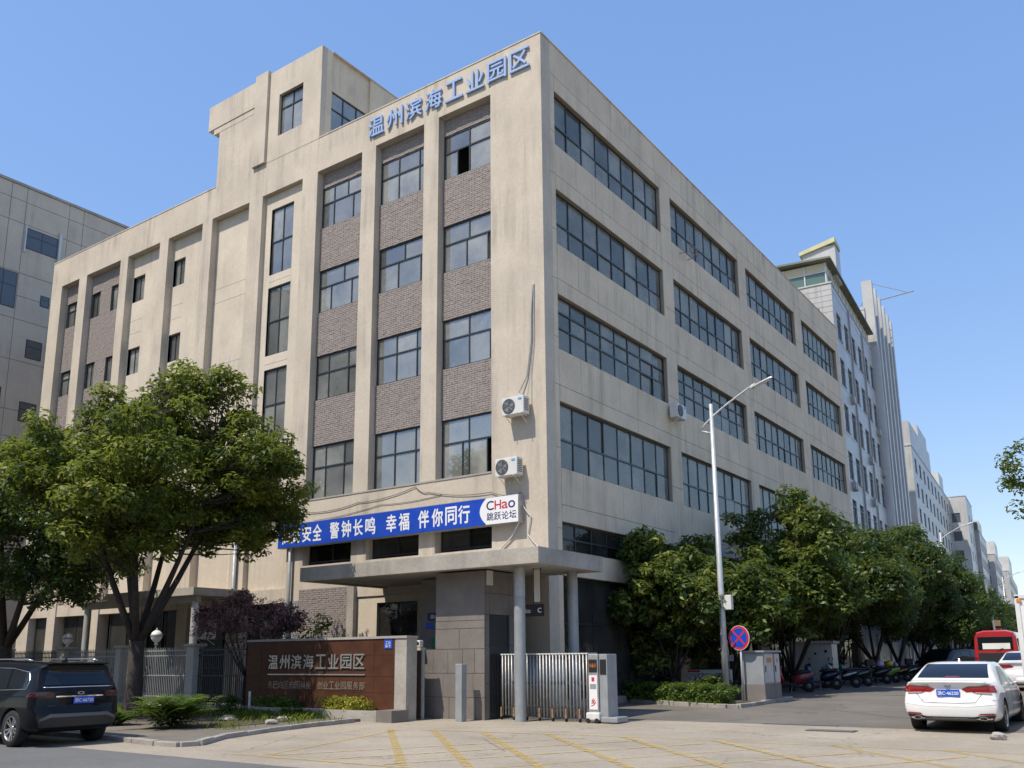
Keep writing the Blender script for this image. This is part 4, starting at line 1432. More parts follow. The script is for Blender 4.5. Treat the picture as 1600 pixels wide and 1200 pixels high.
for (y0, y1, z0, z1) in wins:
    mb = MB()
    mb.box(NX - .02, NX + .015, y0, y1, z0, z1)
    o = mb.build('window', 'frame_dark', nb_)
    n = 2 if y1 - y0 > 1 else 1
    for i in range(n):
        a = y0 + .05 + i * (y1 - y0 - .05) / n
        b = a + (y1 - y0 - .05) / n - .05
        MB().box(NX + .012, NX + .02, a, b, z0 + .05, z0 + (z1 - z0) * .6).build('pane', 'glass_far', o)
        MB().box(NX + .012, NX + .02, a, b, z0 + (z1 - z0) * .6 + .05, z1 - .05).build('pane', 'glass_far', o)
    MB().box(NX, NX + .12, y0 - .08, y0, z0 - .3, z1 + .1).build('window_fin', 'steel_pole', o) if z1 > 24 else None
MB().box(NX, NX + .14, 2.92, 3.08, 25.9, 28.0).build('downpipe', 'steel_pole', nb_)
box('coping', 'concrete', nb_, NX - 14.1, NX + .06, -30.1, 40.1, 30.16, 30.32)
# ================================================================ vegetation
def leaves(centers, radii, counts, ln, wd, rng, flat=.75, up=.5, droop=.0, tones=None):
    """rhombic leaves spread through flattened clumps; returns vertices, quads and one tone per leaf"""
    idx = np.repeat(np.arange(len(centers)), counts)
    n = len(idx)
    d = rng.normal(size=(n, 3))
    d /= np.linalg.norm(d, axis=1, keepdims=True)
    rad = rng.uniform(.15, 1, n) ** .5
    p = centers[idx] + d * (radii[idx] * rad)[:, None] * np.array([1, 1, flat])
    nor = d * .7 + np.array([0, 0, up]) + rng.normal(size=(n, 3)) * .45
    nor /= np.linalg.norm(nor, axis=1, keepdims=True)
    t = rng.normal(size=(n, 3)) + d * .8 - np.array([0, 0, droop])
    t -= nor * (t * nor).sum(1, keepdims=True)
    t /= np.linalg.norm(t, axis=1, keepdims=True)
    b = np.cross(nor, t)
    s = rng.uniform(.7, 1.25, n)[:, None]
    L, W = ln * s, wd * s
    fold = nor * (W * .25)
    V = np.stack([p - t * L * .5, p + b * W * .5 + fold, p + t * L * .5, p - b * W * .5 + fold], 1).reshape(-1, 3)
    F = np.arange(n * 4).reshape(-1, 4)
    ct = tones if tones is not None else rng.uniform(.2, .65, len(centers))
    tone = np.clip(ct[idx] + rng.normal(size=n) * .16 + (rng.uniform(size=n) > .97) * .3, 0, 1)
    return V, F, tone

def curve_pts(a, b, bend, n=7):
    a, b = np.array(a, float), np.array(b, float)
    m = (a + b) / 2 + np.array(bend)
    return [tuple((1 - u) ** 2 * a + 2 * u * (1 - u) * m + u * u * b) for u in np.linspace(0, 1, n)]

def crown_points(rng, lobes, n, inner=.55):
    """clump centres in the outer part of a set of ellipsoid lobes (centre, radii)"""
    w = np.array([l[1][0] * l[1][1] * l[1][2] for l in lobes]) ** .67
    w = w / w.sum()
    out = []
    k = rng.choice(len(lobes), n, p=w)
    for i in k:
        c, r = np.array(lobes[i][0]), np.array(lobes[i][1])
        d = rng.normal(size=3)
        d /= np.linalg.norm(d)
        if d[2] < -.72:
            d[2] *= .5
            d /= np.linalg.norm(d)
        out.append(c + d * r * rng.uniform(inner, 1.0))
    return np.array(out)

def tree_meshes(seed, trunk, lobes, nclump, crad, per, ln, wd, leaf, bark, limbs=6, up=.5, inner=.5, forkz=2.4, r0=.27, flat=.75, tone=(.2, .65), toplight=0.):
    """trunk: height of the fork etc.; everything relative to the tree's base"""
    rng = np.random.default_rng(seed)
    cen = crown_points(rng, lobes, nclump, inner)
    rad = rng.uniform(crad * .65, crad * 1.25, len(cen))
    cnt = (per * (rad / crad) ** 2).astype(int)
    tones = rng.uniform(*tone, len(cen))
    V, F, T = leaves(cen, rad, cnt, ln, wd, rng, flat, up, .1, tones)
    crown = arr_mesh('crown', V, F, leaf, T)
    mb = MB()
    lean = rng.normal(size=2) * .08
    fork = np.array([lean[0], lean[1], forkz])
    mb.tube([(0, 0, -.1), (0, 0, .12), (lean[0] * .4, lean[1] * .4, forkz * .5), tuple(fork)], [r0 * 1.5, r0 * 1.12, r0 * .95, r0 * .9], 14)
    # limbs towards spread targets inside the crown
    allc = np.array([l[0] for l in lobes])
    ang0 = rng.uniform(0, 6.28)
    tips = []
    top = cen[:, 2].max()
    ext = np.abs(cen[:, :2]).max()
    for i in range(limbs):
        a = ang0 + i * 6.283 / limbs + rng.normal() * .2
        rr = ext * rng.uniform(.42, .66)
        tip = np.array([math.cos(a) * rr, math.sin(a) * rr, forkz + (top - forkz) * rng.uniform(.55, .8)]) + np.array([allc[:, 0].mean(), allc[:, 1].mean(), 0]) * .7
        pts = curve_pts(fork - [0, 0, .15], tip, (math.cos(a) * rr * .12, math.sin(a) * rr * .12, -.25 * rr * .4))
        mb.tube(pts, list(np.linspace(r0 * .5, r0 * .12, len(pts))), 9)
        tips.append(np.array(pts))
    P = np.concatenate(tips)
    for c in cen[::2]:
        w = np.linalg.norm((P - c) * [1, 1, .8], axis=1) + (P[:, 2] > c[2]) * 1.2
        q = P[w.argmin()]
        if np.linalg.norm(q - c) > .2:
            mb.tube(curve_pts(q, c, rng.normal(size=3) * .12, 4), [r0 * .14, r0 * .11, r0 * .07, r0 * .03], 5, cap=False)
    wood = mb.mesh('trunk', bark, True)
    return crown, wood

def plant_tree(name, label, cat, meshes, loc, rz=0., s=1., group=None, sz=None):
    t = thing(name, label, cat, loc, rz, group)
    t.scale = (s, s, sz or s)
    mkobj('crown', meshes[0], t)
    mkobj('trunk', meshes[1], t)
    return t

def lobes_about(rng, c, r, n, lr):
    out = [((c[0], c[1], c[2]), (r[0] * .72, r[1] * .72, r[2] * .72))]
    for i in range(n):
        d = rng.normal(size=3)
        d[2] = abs(d[2]) * .95 - .5
        d /= np.linalg.norm(d)
        k = rng.uniform(lr * .75, lr * 1.25)
        out.append((tuple(np.array(c) + d * (np.array(r) - k * .8)), (k, k, k * .8)))
    return out
g_ = np.random.default_rng(21)
# the big tree by the fence
lob = lobes_about(g_, (.35, .25, 7.1), (4.6, 4.6, 3.3), 18, 1.4) + [((1.2, .9, 9.6), (1.9, 1.9, 1.7)), ((-.4, -.2, 9.2), (1.8, 1.8, 1.5))]
big = tree_meshes(31, 2.4, lob, 900, .44, 92, .19, .085, 'leaf_main', 'bark', limbs=6, forkz=2.3, r0=.235, inner=.42, tone=(.05, .95), up=.7)
plant_tree('street_tree', 'large round-crowned green tree with forked dark trunk in front of the fence', 'tree', big, (-9.7, -7.6, .08), R(0), 1.0, None, .955)
# darker tree at the left edge
lob = lobes_about(g_, (0, 0, 6.2), (4.4, 4.4, 4.2), 14, 1.5)
drk = tree_meshes(33, 2.4, lob, 420, .65, 140, .19, .085, 'leaf_dark', 'bark', limbs=6, forkz=2.2, r0=.26, inner=.5, tone=(.1, .7))
plant_tree('street_tree', 'dark dense tree cut off by the left edge behind the black car', 'tree', drk, (-19.6, -6.6, .08), R(10), 1.0)
# magnolias by the corner: larger glossy leaves in rosettes
lob = lobes_about(g_, (0, 0, 3.75), (2.6, 2.8, 3.0), 15, .95)
mag = tree_meshes(35, 1.5, lob, 430, .42, 62, .25, .10, 'leaf_magnolia', 'bark', limbs=6, forkz=.9, r0=.12, inner=.4, up=.75, tone=(.1, .8))
lob = lobes_about(g_, (0, 0, 4.6), (2.9, 3.1, 3.9), 17, 1.05)
mag2 = tree_meshes(36, 1.5, lob, 540, .45, 62, .25, .10, 'leaf_magnolia', 'bark', limbs=6, forkz=1.0, r0=.13, inner=.4, up=.75, tone=(.1, .75))
lob = lobes_about(g_, (0, 0, 3.5), (2.15, 2.2, 2.9), 15, .85)
mag0 = tree_meshes(37, 1.5, lob, 400, .38, 60, .24, .10, 'leaf_magnolia', 'bark', limbs=6, forkz=.8, r0=.11, inner=.4, up=.75, tone=(.1, .85))
plant_tree('magnolia_tree', 'glossy-leaved magnolia behind the hedge, nearest the building corner', 'tree', mag0, (1.35, 5.75, zf(5.7)), R(15))
plant_tree('magnolia_tree', 'glossy-leaved magnolia rising right behind the street lamp pole', 'tree', mag, (2.35, 8.75, zf(8.7) - .25), R(0))
plant_tree('magnolia_tree', 'taller magnolia behind the electrical cabinet', 'tree', mag2, (3.0, 13.0, zf(13) - .35), R(70))
# row of dark trees down the side street
lob = lobes_about(g_, (0, 0, 4.9), (3.3, 3.6, 3.6), 15, 1.2)
da = tree_meshes(41, 2., lob, 380, .62, 95, .24, .105, 'leaf_dark', 'bark', limbs=5, forkz=1.5, r0=.15, inner=.5, tone=(.1, .65))
lob = lobes_about(g_, (0, 0, 4.8), (3.4, 3.5, 3.6), 15, 1.2)
db = tree_meshes(42, 2., lob, 380, .62, 95, .24, .105, 'leaf_dark', 'bark', limbs=5, forkz=1.6, r0=.15, inner=.5, tone=(.1, .65))
rowp = [(3.0, 19.0, 1.03), (3.2, 24.7, 1.0), (3.2, 30.4, 1.04), (3.3, 36.8, 1.0), (2.9, 43.2, 1.0), (2.4, 49.6, .98), (1.9, 56., .96), (1.4, 62.5, .95), (1.0, 69, .95)]
order = ['first', 'second', 'third', 'fourth', 'fifth', 'sixth', 'seventh', 'eighth', 'ninth']
for i, (x, y, s) in enumerate(rowp):
    plant_tree('roadside_tree', '%s dark green tree of the row beyond the magnolias, counted from the front' % order[i], 'tree', (da, db)[i % 2], (x, y, -.25), i * 1.7, s, 'dark trees lining the side street', s * 1.06)
far_t = tree_meshes(45, 2., lobes_about(g_, (0, 0, 4.6), (3.2, 3.2, 3.0), 10, 1.2), 170, .75, 60, .34, .16, 'leaf_dark', 'bark', limbs=4, forkz=2, r0=.16, tone=(.1, .6))
for i in range(14):
    y = 76 + i * 7.5
    plant_tree('distant_tree', 'small far-off dark tree, the %s beyond the main row along the side street' % (order + ['tenth', 'eleventh', 'twelfth', 'thirteenth', 'fourteenth'])[i], 'tree', far_t, (.6 - i * .42, y, .35), i * 2.1, .95 + .06 * (i % 3), 'far trees at the end of the side street')
# twigs reaching in at the right edge
lob = lobes_about(g_, (.3, 0, 6.3), (2.2, 2.3, 1.5), 14, .7) + [((-2.35, -.3, 6.5), (.42, .42, .36)), ((-2.55, 0, 5.75), (.40, .42, .32)), ((-2.1, .2, 5.2), (.38, .4, .3)), ((-1.9, -.2, 6.9), (.45, .4, .35))]
rt = tree_meshes(47, 2.2, lob, 230, .30, 42, .13, .065, 'leaf_main', 'bark', limbs=7, forkz=2.6, r0=.15, inner=.75, tone=(.2, .7))
plant_tree('street_tree', 'tree at the right edge of which only a few leafy twigs show', 'tree', rt, (15.05, 3.2, .2), 0)
# purple-leaved plum behind the fence
lob = lobes_about(g_, (0, 0, 3.05), (2.3, 1.5, 1.15), 12, .55)
pur = tree_meshes(51, 1.2, lob, 170, .27, 52, .10, .055, 'leaf_purple', 'bark', limbs=7, forkz=1.3, r0=.09, inner=.4, tone=(.1, .85))
plant_tree('plum_tree', 'purple-leaved plum shrub spreading over the fence beside the name wall', 'shrub', pur, (-10.2, -3.2, 0), R(0))

# small shrubs and hedges
def shrub_mesh(seed, boxr, n, crad, per, ln, wd, leaf, flatten=None, tone=(.2, .7)):
    rng = np.random.default_rng(seed)
    c = rng.uniform(-1, 1, (n, 3)) * np.array(boxr)
    c[:, 2] = boxr[2] + c[:, 2]
    rad = rng.uniform(crad * .8, crad * 1.2, n)
    V, F, T = leaves(c, rad, np.full(n, per), ln, wd, rng, .8, .5, 0, rng.uniform(*tone, n))
    if flatten:
        V[:, 2] = np.minimum(V[:, 2], flatten + rng.normal(size=len(V)) * .02)
    V[:, 2] = np.maximum(V[:, 2], .02)
    return arr_mesh('foliage', V, F, leaf, T)
def shrub(name, label, cat, me, loc, rz=0., group=None, stem=.3):
    t = thing(name, label, cat, loc, rz, group)
    mkobj('foliage', me, t)
    m = MB()
    r = random.Random(hash(label) % 999)
    for i in range(5):
        a = i * 1.26
        m.tube([(0, 0, -.02), (.06 * math.cos(a), .06 * math.sin(a), stem * .5), (.16 * math.cos(a), .16 * math.sin(a), stem)], [.014, .011, .006], 5)
    m.build('stems', 'bark', t)
    return t
hm = shrub_mesh(61, (.86, .26, .16), 60, .13, 45, .07, .04, 'leaf_gold', .44)
shrub('clipped_bush', 'clipped yellow-green bush on the planter at the left under the wall lettering', 'bush', shrub_mesh(61, (.82, .2, .14), 60, .12, 45, .07, .04, 'leaf_hedge', .40, (.3, .9)), (-7.0, -4.58, .26), 0, 'clipped bushes on the planter')
shrub('clipped_bush', 'clipped golden-topped bush on the planter at the right under the wall lettering', 'bush', hm, (-4.05, -4.58, .26), 0, 'clipped bushes on the planter')
# hedge behind the kerb on the right: bushes planted in a row
hp = shrub_mesh(63, (.42, .38, .27), 55, .16, 46, .085, .045, 'leaf_hedge', .62, (.1, .75))
hl = [(.35, 5.15), (.95, 4.9), (1.55, 4.62), (2.15, 4.38), (2.75, 4.2), (3.3, 4.05), (3.75, 3.95)]
hd_ = thing('hedge', 'low dense green hedge behind the kerb stones left of the lamp post', 'hedge')
for i, (x, y) in enumerate(hl):
    o = mkobj('hedge_bush', hp, hd_, (x, y, zf(y) + .09), (0, 0, R(-22) + (i % 2) * math.pi))
shrub('garden_shrub', 'broad-leaved shrub behind the hedge next to the lamp post', 'shrub', shrub_mesh(64, (.6, .5, .36), 50, .2, 34, .15, .07, 'leaf_dark', None, (.3, .9)), (2.75, 5.6, zf(5.6) + .1))
def blades(seed, n, area, h, w, mat, spread=.5, tone=(.2, .8)):
    rng = np.random.default_rng(seed)
    base = np.stack([rng.uniform(area[0], area[1], n), rng.uniform(area[2], area[3], n), np.zeros(n)], 1)
    a = rng.uniform(0, 6.28, n)
    le = rng.uniform(.45, 1.2, n) * h
    out = np.stack([np.cos(a), np.sin(a), np.zeros(n)], 1) * (le * rng.uniform(.1, spread, n))[:, None]
    side = np.stack([-np.sin(a), np.cos(a), np.zeros(n)], 1) * w
    mid = base + out * .4 + np.array([0, 0, 1]) * (le * .6)[:, None]
    tip = base + out + np.array([0, 0, 1]) * (le * .95)[:, None]
    V = np.stack([base - side, base + side, mid + side * .8, tip, mid - side * .8], 1).reshape(-1, 3)
    F = np.arange(n * 5).reshape(-1, 5)
    return V, F, np.clip(rng.uniform(*tone, n), 0, 1)
def patch_density(V, F, T, rng_seed, keep):
    rng = np.random.default_rng(rng_seed)
    cx = V.reshape(-1, 5, 3)[:, 0, :2]
    d = np.sin(cx[:, 0] * 1.7 + 1) * np.sin(cx[:, 1] * 2.3 + cx[:, 0] * .6)
    m = rng.uniform(size=len(d)) < np.clip(keep + d * .55, .03, 1)
    V = V.reshape(-1, 5, 3)[m].reshape(-1, 3)
    return V, np.arange(len(V)).reshape(-1, 5), T[m]
V, F, T = blades(71, 9000, (-24, -3.9, -6.9, -4.97), .21, .008, 'grass_blade', .9)
V, F, T = patch_density(V, F, T, 1, .55)
V[:, 2] += .09
o = mkobj('grass', arr_mesh('grass', V, F, 'grass_blade', T))
tag(o, 'rough grass and weeds in the bed along the fence and planter', 'grass', kind='stuff')
V, F, T = blades(72, 1500, (-6.0, -2.7, -9.5, -5.1), .16, .007, 'grass_blade', .9)
V, F, T = patch_density(V, F, T, 2, .25)
V[:, 2] += .085
o = mkobj('grass', arr_mesh('grass', V, F, 'grass_blade', T))
tag(o, 'sparse tufts of grass on the pavement corner', 'grass', kind='stuff')
def fern(seed, n, h, r, mat, lw=.03):
    """arching fronds with paired leaflets"""
    rng = np.random.default_rng(seed)
    Vs, Ts = [], []
    for i in range(n):
        a = rng.uniform(0, 6.28)
        hh, rr = h * rng.uniform(.6, 1.1), r * rng.uniform(.4, 1.1)
        b0 = np.array([rng.normal() * r * .25, rng.normal() * r * .25, 0])
        tn = rng.uniform(.15, .85)
        da_ = np.array([math.cos(a), math.sin(a), 0])
        sd = np.array([-math.sin(a), math.cos(a), 0])
        for k in range(12):
            u = (k + 1) / 12
            p = b0 + da_ * rr * u + np.array([0, 0, hh * (1.7 * u - .95 * u * u)])
            ll = .16 * math.sin(u * 2.7 + .3) + .03
            for s in (-1, 1):
                t = sd * s * ll + da_ * ll * .4 - np.array([0, 0, ll * .2])
                q = da_ * lw
                Vs.append([p - q * .5, p + t * .5 - q, p + t, p + t * .5 + q])
                Ts.append(tn + rng.normal() * .08)
    V = np.array(Vs).reshape(-1, 3)
    return arr_mesh('foliage', V, np.arange(len(V)).reshape(-1, 4), mat, np.clip(np.array(Ts), 0, 1))
shrub('fern_clump', 'big bright green fern clump on the kerb corner beside the tree trunk', 'plant', fern(81, 190, .95, .85, 'leaf_fern'), (-4.7, -9.75, .09))
shrub('fern_clump', 'dark low plant at the foot of the tree behind the black car', 'plant', fern(82, 45, .42, .5, 'leaf_dark'), (-6.9, -9.9, .09))
shrub('garden_shrub', 'small round dark shrub in the weeds below the fence end', 'shrub', shrub_mesh(83, (.34, .34, .26), 34, .15, 34, .09, .05, 'leaf_dark', None, (.3, .9)), (-7.55, -5.9, .09))
shrub('weed_clump', 'light green feathery weed clump in front of the planter', 'plant', fern(84, 40, .36, .36, 'grass_blade', .018), (-5.2, -5.5, .09))
shrub('garden_shrub', 'thin green sapling rising behind the right part of the name wall', 'shrub', shrub_mesh(85, (.35, .3, 1.5), 26, .16, 22, .12, .06, 'leaf_hedge', None, (.3, .9)), (-6.7, -3.2, .2), 0, None, 3.0)
shrub('garden_shrub', 'dark shrub just behind the granite wall left of the sapling', 'shrub', shrub_mesh(86, (.8, .3, 1.15), 60, .22, 30, .11, .055, 'leaf_dark', None, (.2, .7)), (-7.7, -3.3, .1), 0, None, 1.6)
for i, (x, y) in enumerate(((-4.4, -6.5), (-6.2, -6.9), (-3.6, -7.6), (-5.6, -7.4), (-8.3, -7.3), (-7.1, -7.9))):
    r = random.Random(i)
    b = bmesh.new()
    bmesh.ops.create_icosphere(b, subdivisions=2, radius=1)
    for v in b.verts:
        v.co *= r.uniform(.82, 1.1)
        v.co.x *= .26
        v.co.y *= .17
        v.co.z *= .08
    me = bpy.data.meshes.new('stone')
    b.to_mesh(me)
    b.free()
    me.materials.append(MATS['kerb_stone'])
    o = mkobj('loose_stone', me, None, (x, y, .13), (0, 0, i * 1.3))
    tag(o, 'flat pale loose stone in the weeds, ' + ('closest to the planter', 'behind the fern clump', 'closest to the curved kerb', 'in the middle of the bare soil', 'closest to the tree trunk', 'between the fern clump and the fence')[i], 'stone', 'loose stones in the weed bed')
# ================================================================ vehicles
def paint(name, col, rough=.25, coat=1., flake=0.):
    m, nt, p = new_mat(name)
    p.inputs['Base Color'].default_value = (*col, 1)
    p.inputs['Roughness'].default_value = .45
    p.inputs['Coat Weight'].default_value = coat
    p.inputs['Coat Roughness'].default_value = .04
    p.inputs['Specular IOR Level'].default_value = .5 if max(col) > .05 else .05
    pos = nt.nodes.new('ShaderNodeNewGeometry').outputs['Position']
    n = noise(nt, pos, 6, 4, .7)
    nt.links.new(mixc(nt, ramp(nt, n, .4, .75, 0, .25), (*col, 1), tuple(x * .82 for x in col) + (1,)), p.inputs['Base Color'])
paint('paint_white', (.78, .78, .76))
paint('paint_black', (.005, .006, .009), coat=.4)
paint('paint_dark', (.008, .009, .011), coat=.6)
paint('paint_grey', (.10, .105, .115))
paint('paint_red', (.42, .012, .015))
paint('paint_blue', (.02, .07, .25))
paint('paint_teal', (.02, .22, .18))
paint('paint_green', (.16, .34, .02))
paint('paint_gold', (.55, .28, .02))
paint('paint_maroon', (.16, .012, .02))
paint('paint_lilac', (.42, .34, .58))
paint('paint_yellow2', (.62, .42, .01))
paint('paint_mint', (.45, .6, .58))
M('car_glass', (.008, .011, .015), .05, spec=.5)
M('tail_red', (.26, .006, .010), .12, spec=.7, coat=1.)
M('tail_dark', (.05, .004, .006), .15, spec=.7)
M('tail_clear', (.42, .30, .30), .12, spec=.7)
M('chrome', (.75, .75, .76), .12, metal=1.)
M('rim_alloy', (.50, .50, .51), .25, metal=.9)
M('trim_black', (.02, .02, .021), .55)
M('bumper_silver', (.13, .13, .13), .4, metal=.5)
M('plate_blue', (.012, .09, .50), .4)
M('seam', (.01, .01, .01), .8)

def catmull(P, n):
    """resample a list of points (rows) to n samples with a Catmull-Rom curve; P: (k, ...)"""
    P = np.asarray(P, float)
    k = len(P)
    u = np.linspace(0, k - 1, n)
    i = np.minimum(u.astype(int), k - 2)
    f = (u - i).reshape(-1, *([1] * (P.ndim - 1)))
    g = lambda j: P[np.clip(j, 0, k - 1)]
    p0, p1, p2, p3 = g(i - 1), g(i), g(i + 1), g(i + 2)
    return .5 * ((2 * p1) + (-p0 + p2) * f + (2 * p0 - 5 * p1 + 4 * p2 - p3) * f ** 2 + (-p0 + 3 * p1 - 3 * p2 + p3) * f ** 3)

class Car:
    """lofted car body; x points forward with the rear bumper near 0, y to the left, z up"""
    def __init__(s, root, stations, wheels, wr, arch, mat, plan=.16, rear=None, nx=64, ns=30):
        s.root, s.wr = root, wr
        xs = np.array([st[0] for st in stations])
        sec = np.array([st[1] for st in stations])
        xx = catmull(xs[:, None], nx)[:, 0]
        SS = catmull(sec, nx)                           # nx, k, 2
        SS = np.stack([catmull(q, ns) for q in SS])     # nx, ns, 2
        SS[:, 0, 0] = 0
        SS[:, -1, 0] = 0
        SS[:, :, 0] = np.maximum(SS[:, :, 0], 0)
        ring = np.concatenate([SS, SS[:, -2:0:-1] * np.array([-1, 1])], 1)    # closed ring
        nr = ring.shape[1]
        V = np.zeros((nx, nr, 3))
        V[:, :, 0] = xx[:, None]
        V[:, :, 1:] = ring
        verts = [V.reshape(-1, 3)]
        F = []
        for i in range(nx - 1):
            for j in range(nr):
                F.append((i * nr + j, i * nr + (j + 1) % nr, (i + 1) * nr + (j + 1) % nr, (i + 1) * nr + j))
        base = nx * nr
        for end, rev in ((0, False), (nx - 1, True)):   # domed end caps
            c = V[end].mean(0)
            prev = [end * nr + j for j in range(nr)]
            for q in range(1, 6):
                t = 1 - q / 6
                v = c + (V[end] - c) * t
                v[:, 0] = xx[end]
                verts.append(v)
                cur = [base + j for j in range(nr)]
                base += nr
                for j in range(nr):
                    f = (prev[j], cur[j], cur[(j + 1) % nr], prev[(j + 1) % nr])
                    F.append(f if not rev else f[::-1])
                prev = cur
            F.append(tuple(prev) if rev else tuple(prev[::-1]))
        A = np.concatenate(verts)
        L = xx[-1]
        half = np.abs(A[:, 1]).max()
        # plan curvature of nose and tail, and the relief of the tail
        k = np.clip(1 - A[:, 0] / .9, 0, 1) ** 1.5
        A[:, 0] += plan * (np.abs(A[:, 1]) / half) ** 2.6 * k
        k2 = np.clip(1 - (L - A[:, 0]) / 1.1, 0, 1) ** 1.5
        A[:, 0] -= plan * 1.9 * (np.abs(A[:, 1]) / half) ** 2.3 * k2
        if rear:
            zz, dx = zip(*rear)
            A[:, 0] += np.interp(A[:, 2], zz, dx) * np.clip(1 - A[:, 0] / .8, 0, 1)
        me = bpy.data.meshes.new('body')
        me.from_pydata([tuple(p) for p in A], [], F)
        bm = bmesh.new()
        bm.from_mesh(me)
        bmesh.ops.recalc_face_normals(bm, faces=bm.faces)
        bm.to_mesh(me)
        bm.free()
        me.materials.append(MATS[mat])
        me.materials.append(MATS['trim_black'])
        body = bpy.data.objects.new('body', me)
        COL.objects.link(body)
        cut = MB()
        for x in wheels:
            for sy in (-1, 1):
                cut.lathe([(0, -.32), (arch, -.32), (arch, .32), (0, .32)], 40, Matrix.Translation((x, sy * (half - .18), wr)) @ Matrix.Rotation(R(90), 4, 'X'))
        cm = bpy.data.meshes.new('cut')
        cm.from_pydata(cut.v, [], cut.f)
        bm = bmesh.new()
        bm.from_mesh(cm)
        bmesh.ops.remove_doubles(bm, verts=bm.verts, dist=1e-5)
        bmesh.ops.recalc_face_normals(bm, faces=bm.faces)
        bm.to_mesh(cm)
        bm.free()
        cm.materials.append(MATS['trim_black'])
        co = bpy.data.objects.new('cut', cm)
        COL.objects.link(co)
        md = body.modifiers.new('b', 'BOOLEAN')
        md.operation = 'DIFFERENCE'
        md.object = co
        md.solver = 'EXACT'
        md.material_mode = 'TRANSFER'
        bpy.context.view_layer.update()
        dg = bpy.context.evaluated_depsgraph_get()
        me2 = bpy.data.meshes.new_from_object(body.evaluated_get(dg))
        bpy.data.objects.remove(co)
        bpy.data.objects.remove(body)
        me2.name = 'body'
        sharp_smooth(me2, .75)
        bm = bmesh.new()
        bm.from_mesh(me)
        s.bvh = BVHTree.FromBMesh(bm)
        bm.free()
        s.body = mkobj('body', me2, root)
        s.half, s.L = half, L
    def hit(s, a, b, view):
        """view: 'rear' a=y b=z ; 'left'/'right' a=x b=z ; 'front' ; 'top' a=x b=y"""
        o, d = {'rear': (Vector((-3, a, b)), Vector((1, 0, 0))), 'front': (Vector((9, a, b)), Vector((-1, 0, 0))),
                'left': (Vector((a, 3, b)), Vector((0, -1, 0))), 'right': (Vector((a, -3, b)), Vector((0, 1, 0))),
                'top': (Vector((a, b, 4)), Vector((0, 0, -1)))}[view]
        loc, nor, i, dist = s.bvh.ray_cast(o, d)
        if loc is None:
            return None
        if nor.dot(d) > 0:
            nor = -nor
        return loc, nor
    def patch(s, name, poly, view, mat, off=.006, parent=None, step=.06, thick=True):
        """a piece with the outline poly laid on the body's surface"""
        pts = []
        n = len(poly)
        for i in range(n):
            a, b = Vector(poly[i]), Vector(poly[(i + 1) % n])
            k = max(1, int((b - a).length / step))
            pts += [a.lerp(b, t / k) for t in range(k)]
        nb = len(pts)
        xs, ys = [p.x for p in pts], [p.y for p in pts]
        inner = []
        y = min(ys) + step / 2
        def inside(px, py):
            c = False
            for i in range(nb):
                a, b = pts[i], pts[(i + 1) % nb]
                if (a.y > py) != (b.y > py) and px < (b.x - a.x) * (py - a.y) / (b.y - a.y) + a.x:
                    c = not c
            return c
        while y < max(ys):
            x = min(xs) + step / 2
            while x < max(xs):
                if inside(x, y):
                    inner.append(Vector((x, y)))
                x += step
            y += step
        r = delaunay_2d_cdt(pts + inner, [(i, (i + 1) % nb) for i in range(nb)], [], 1, 1e-5)
        vs, ok, nors = [], [], []
        for p in r[0]:
            h = s.hit(p.x, p.y, view)
            ok.append(h is not None)
            vs.append(h[0] + h[1] * off if h else Vector((0, 0, 0)))
        fs = [tuple(f) for f in r[2] if all(ok[i] for i in f)]
        if not fs:
            return None
        mb = MB().add(vs, fs)
        o = mb.build(name, mat, parent or s.root, smooth=True)
        bm = bmesh.new()
        bm.from_mesh(o.data)
        bmesh.ops.recalc_face_normals(bm, faces=bm.faces)
        bm.to_mesh(o.data)
        bm.free()
        return o
    def line(s, name, pts, view, mat, r=.006, off=.0, parent=None, k=8):
        P = []
        for a, b in zip(pts, pts[1:]):
            for i in range(k):
                t = i / k
                h = s.hit(a[0] + (b[0] - a[0]) * t, a[1] + (b[1] - a[1]) * t, view)
                if h:
                    P.append(h[0] + h[1] * off)
        h = s.hit(*pts[-1], view)
        if h:
            P.append(h[0] + h[1] * off)
        if len(P) > 1:
            return MB().tube(P, r, 6).build(name, mat, parent or s.root, smooth=True)
    def wheels(s, xs, w=.21, spokes=10):
        wr = s.wr
        ty = MB().lathe([(wr * .66, -w / 2), (wr * .93, -w / 2 - .005), (wr, -w / 2 + .03), (wr, w / 2 - .03), (wr * .93, w / 2 + .005), (wr * .66, w / 2)], 36, Matrix.Rotation(R(90), 4, 'X')).mesh('wheel', 'rubber', True)
        rm = MB()
        mt = Matrix.Rotation(R(90), 4, 'X')
        rm.lathe([(wr * .68, w / 2), (wr * .66, w / 2 + .004), (wr * .62, w / 2 - .01), (wr * .61, -w / 4)], 36, mt)
        for i in range(spokes):
            a = i * 2 * math.pi / spokes + (.16 if i % 2 else 0)
            for_ = []
            for rr, ww, zz in ((.05, .024, w / 2 - .035), (wr * .63, .018, w / 2 - .012)):
                for sg in (-1, 1):
                    for_.append(mt @ Vector((rr * math.cos(a) - sg * ww * math.sin(a), rr * math.sin(a) + sg * ww * math.cos(a), zz)))
            for p in list(for_):
                for_.append(p + mt @ Vector((0, 0, -.03)))
            rm.add(for_, [(0, 1, 3, 2), (0, 2, 6, 4), (1, 5, 7, 3)])
        rm.lathe([(.06, w / 2 - .06), (.06, w / 2 - .022), (0, w / 2 - .02)], 18, mt)
        rm.mi = 1
        rm.lathe([(wr * .61, w / 2 - .09), (0, w / 2 - .09)], 24, mt)
        rme = rm.mesh('rim', ['rim_alloy', 'black_plastic'])
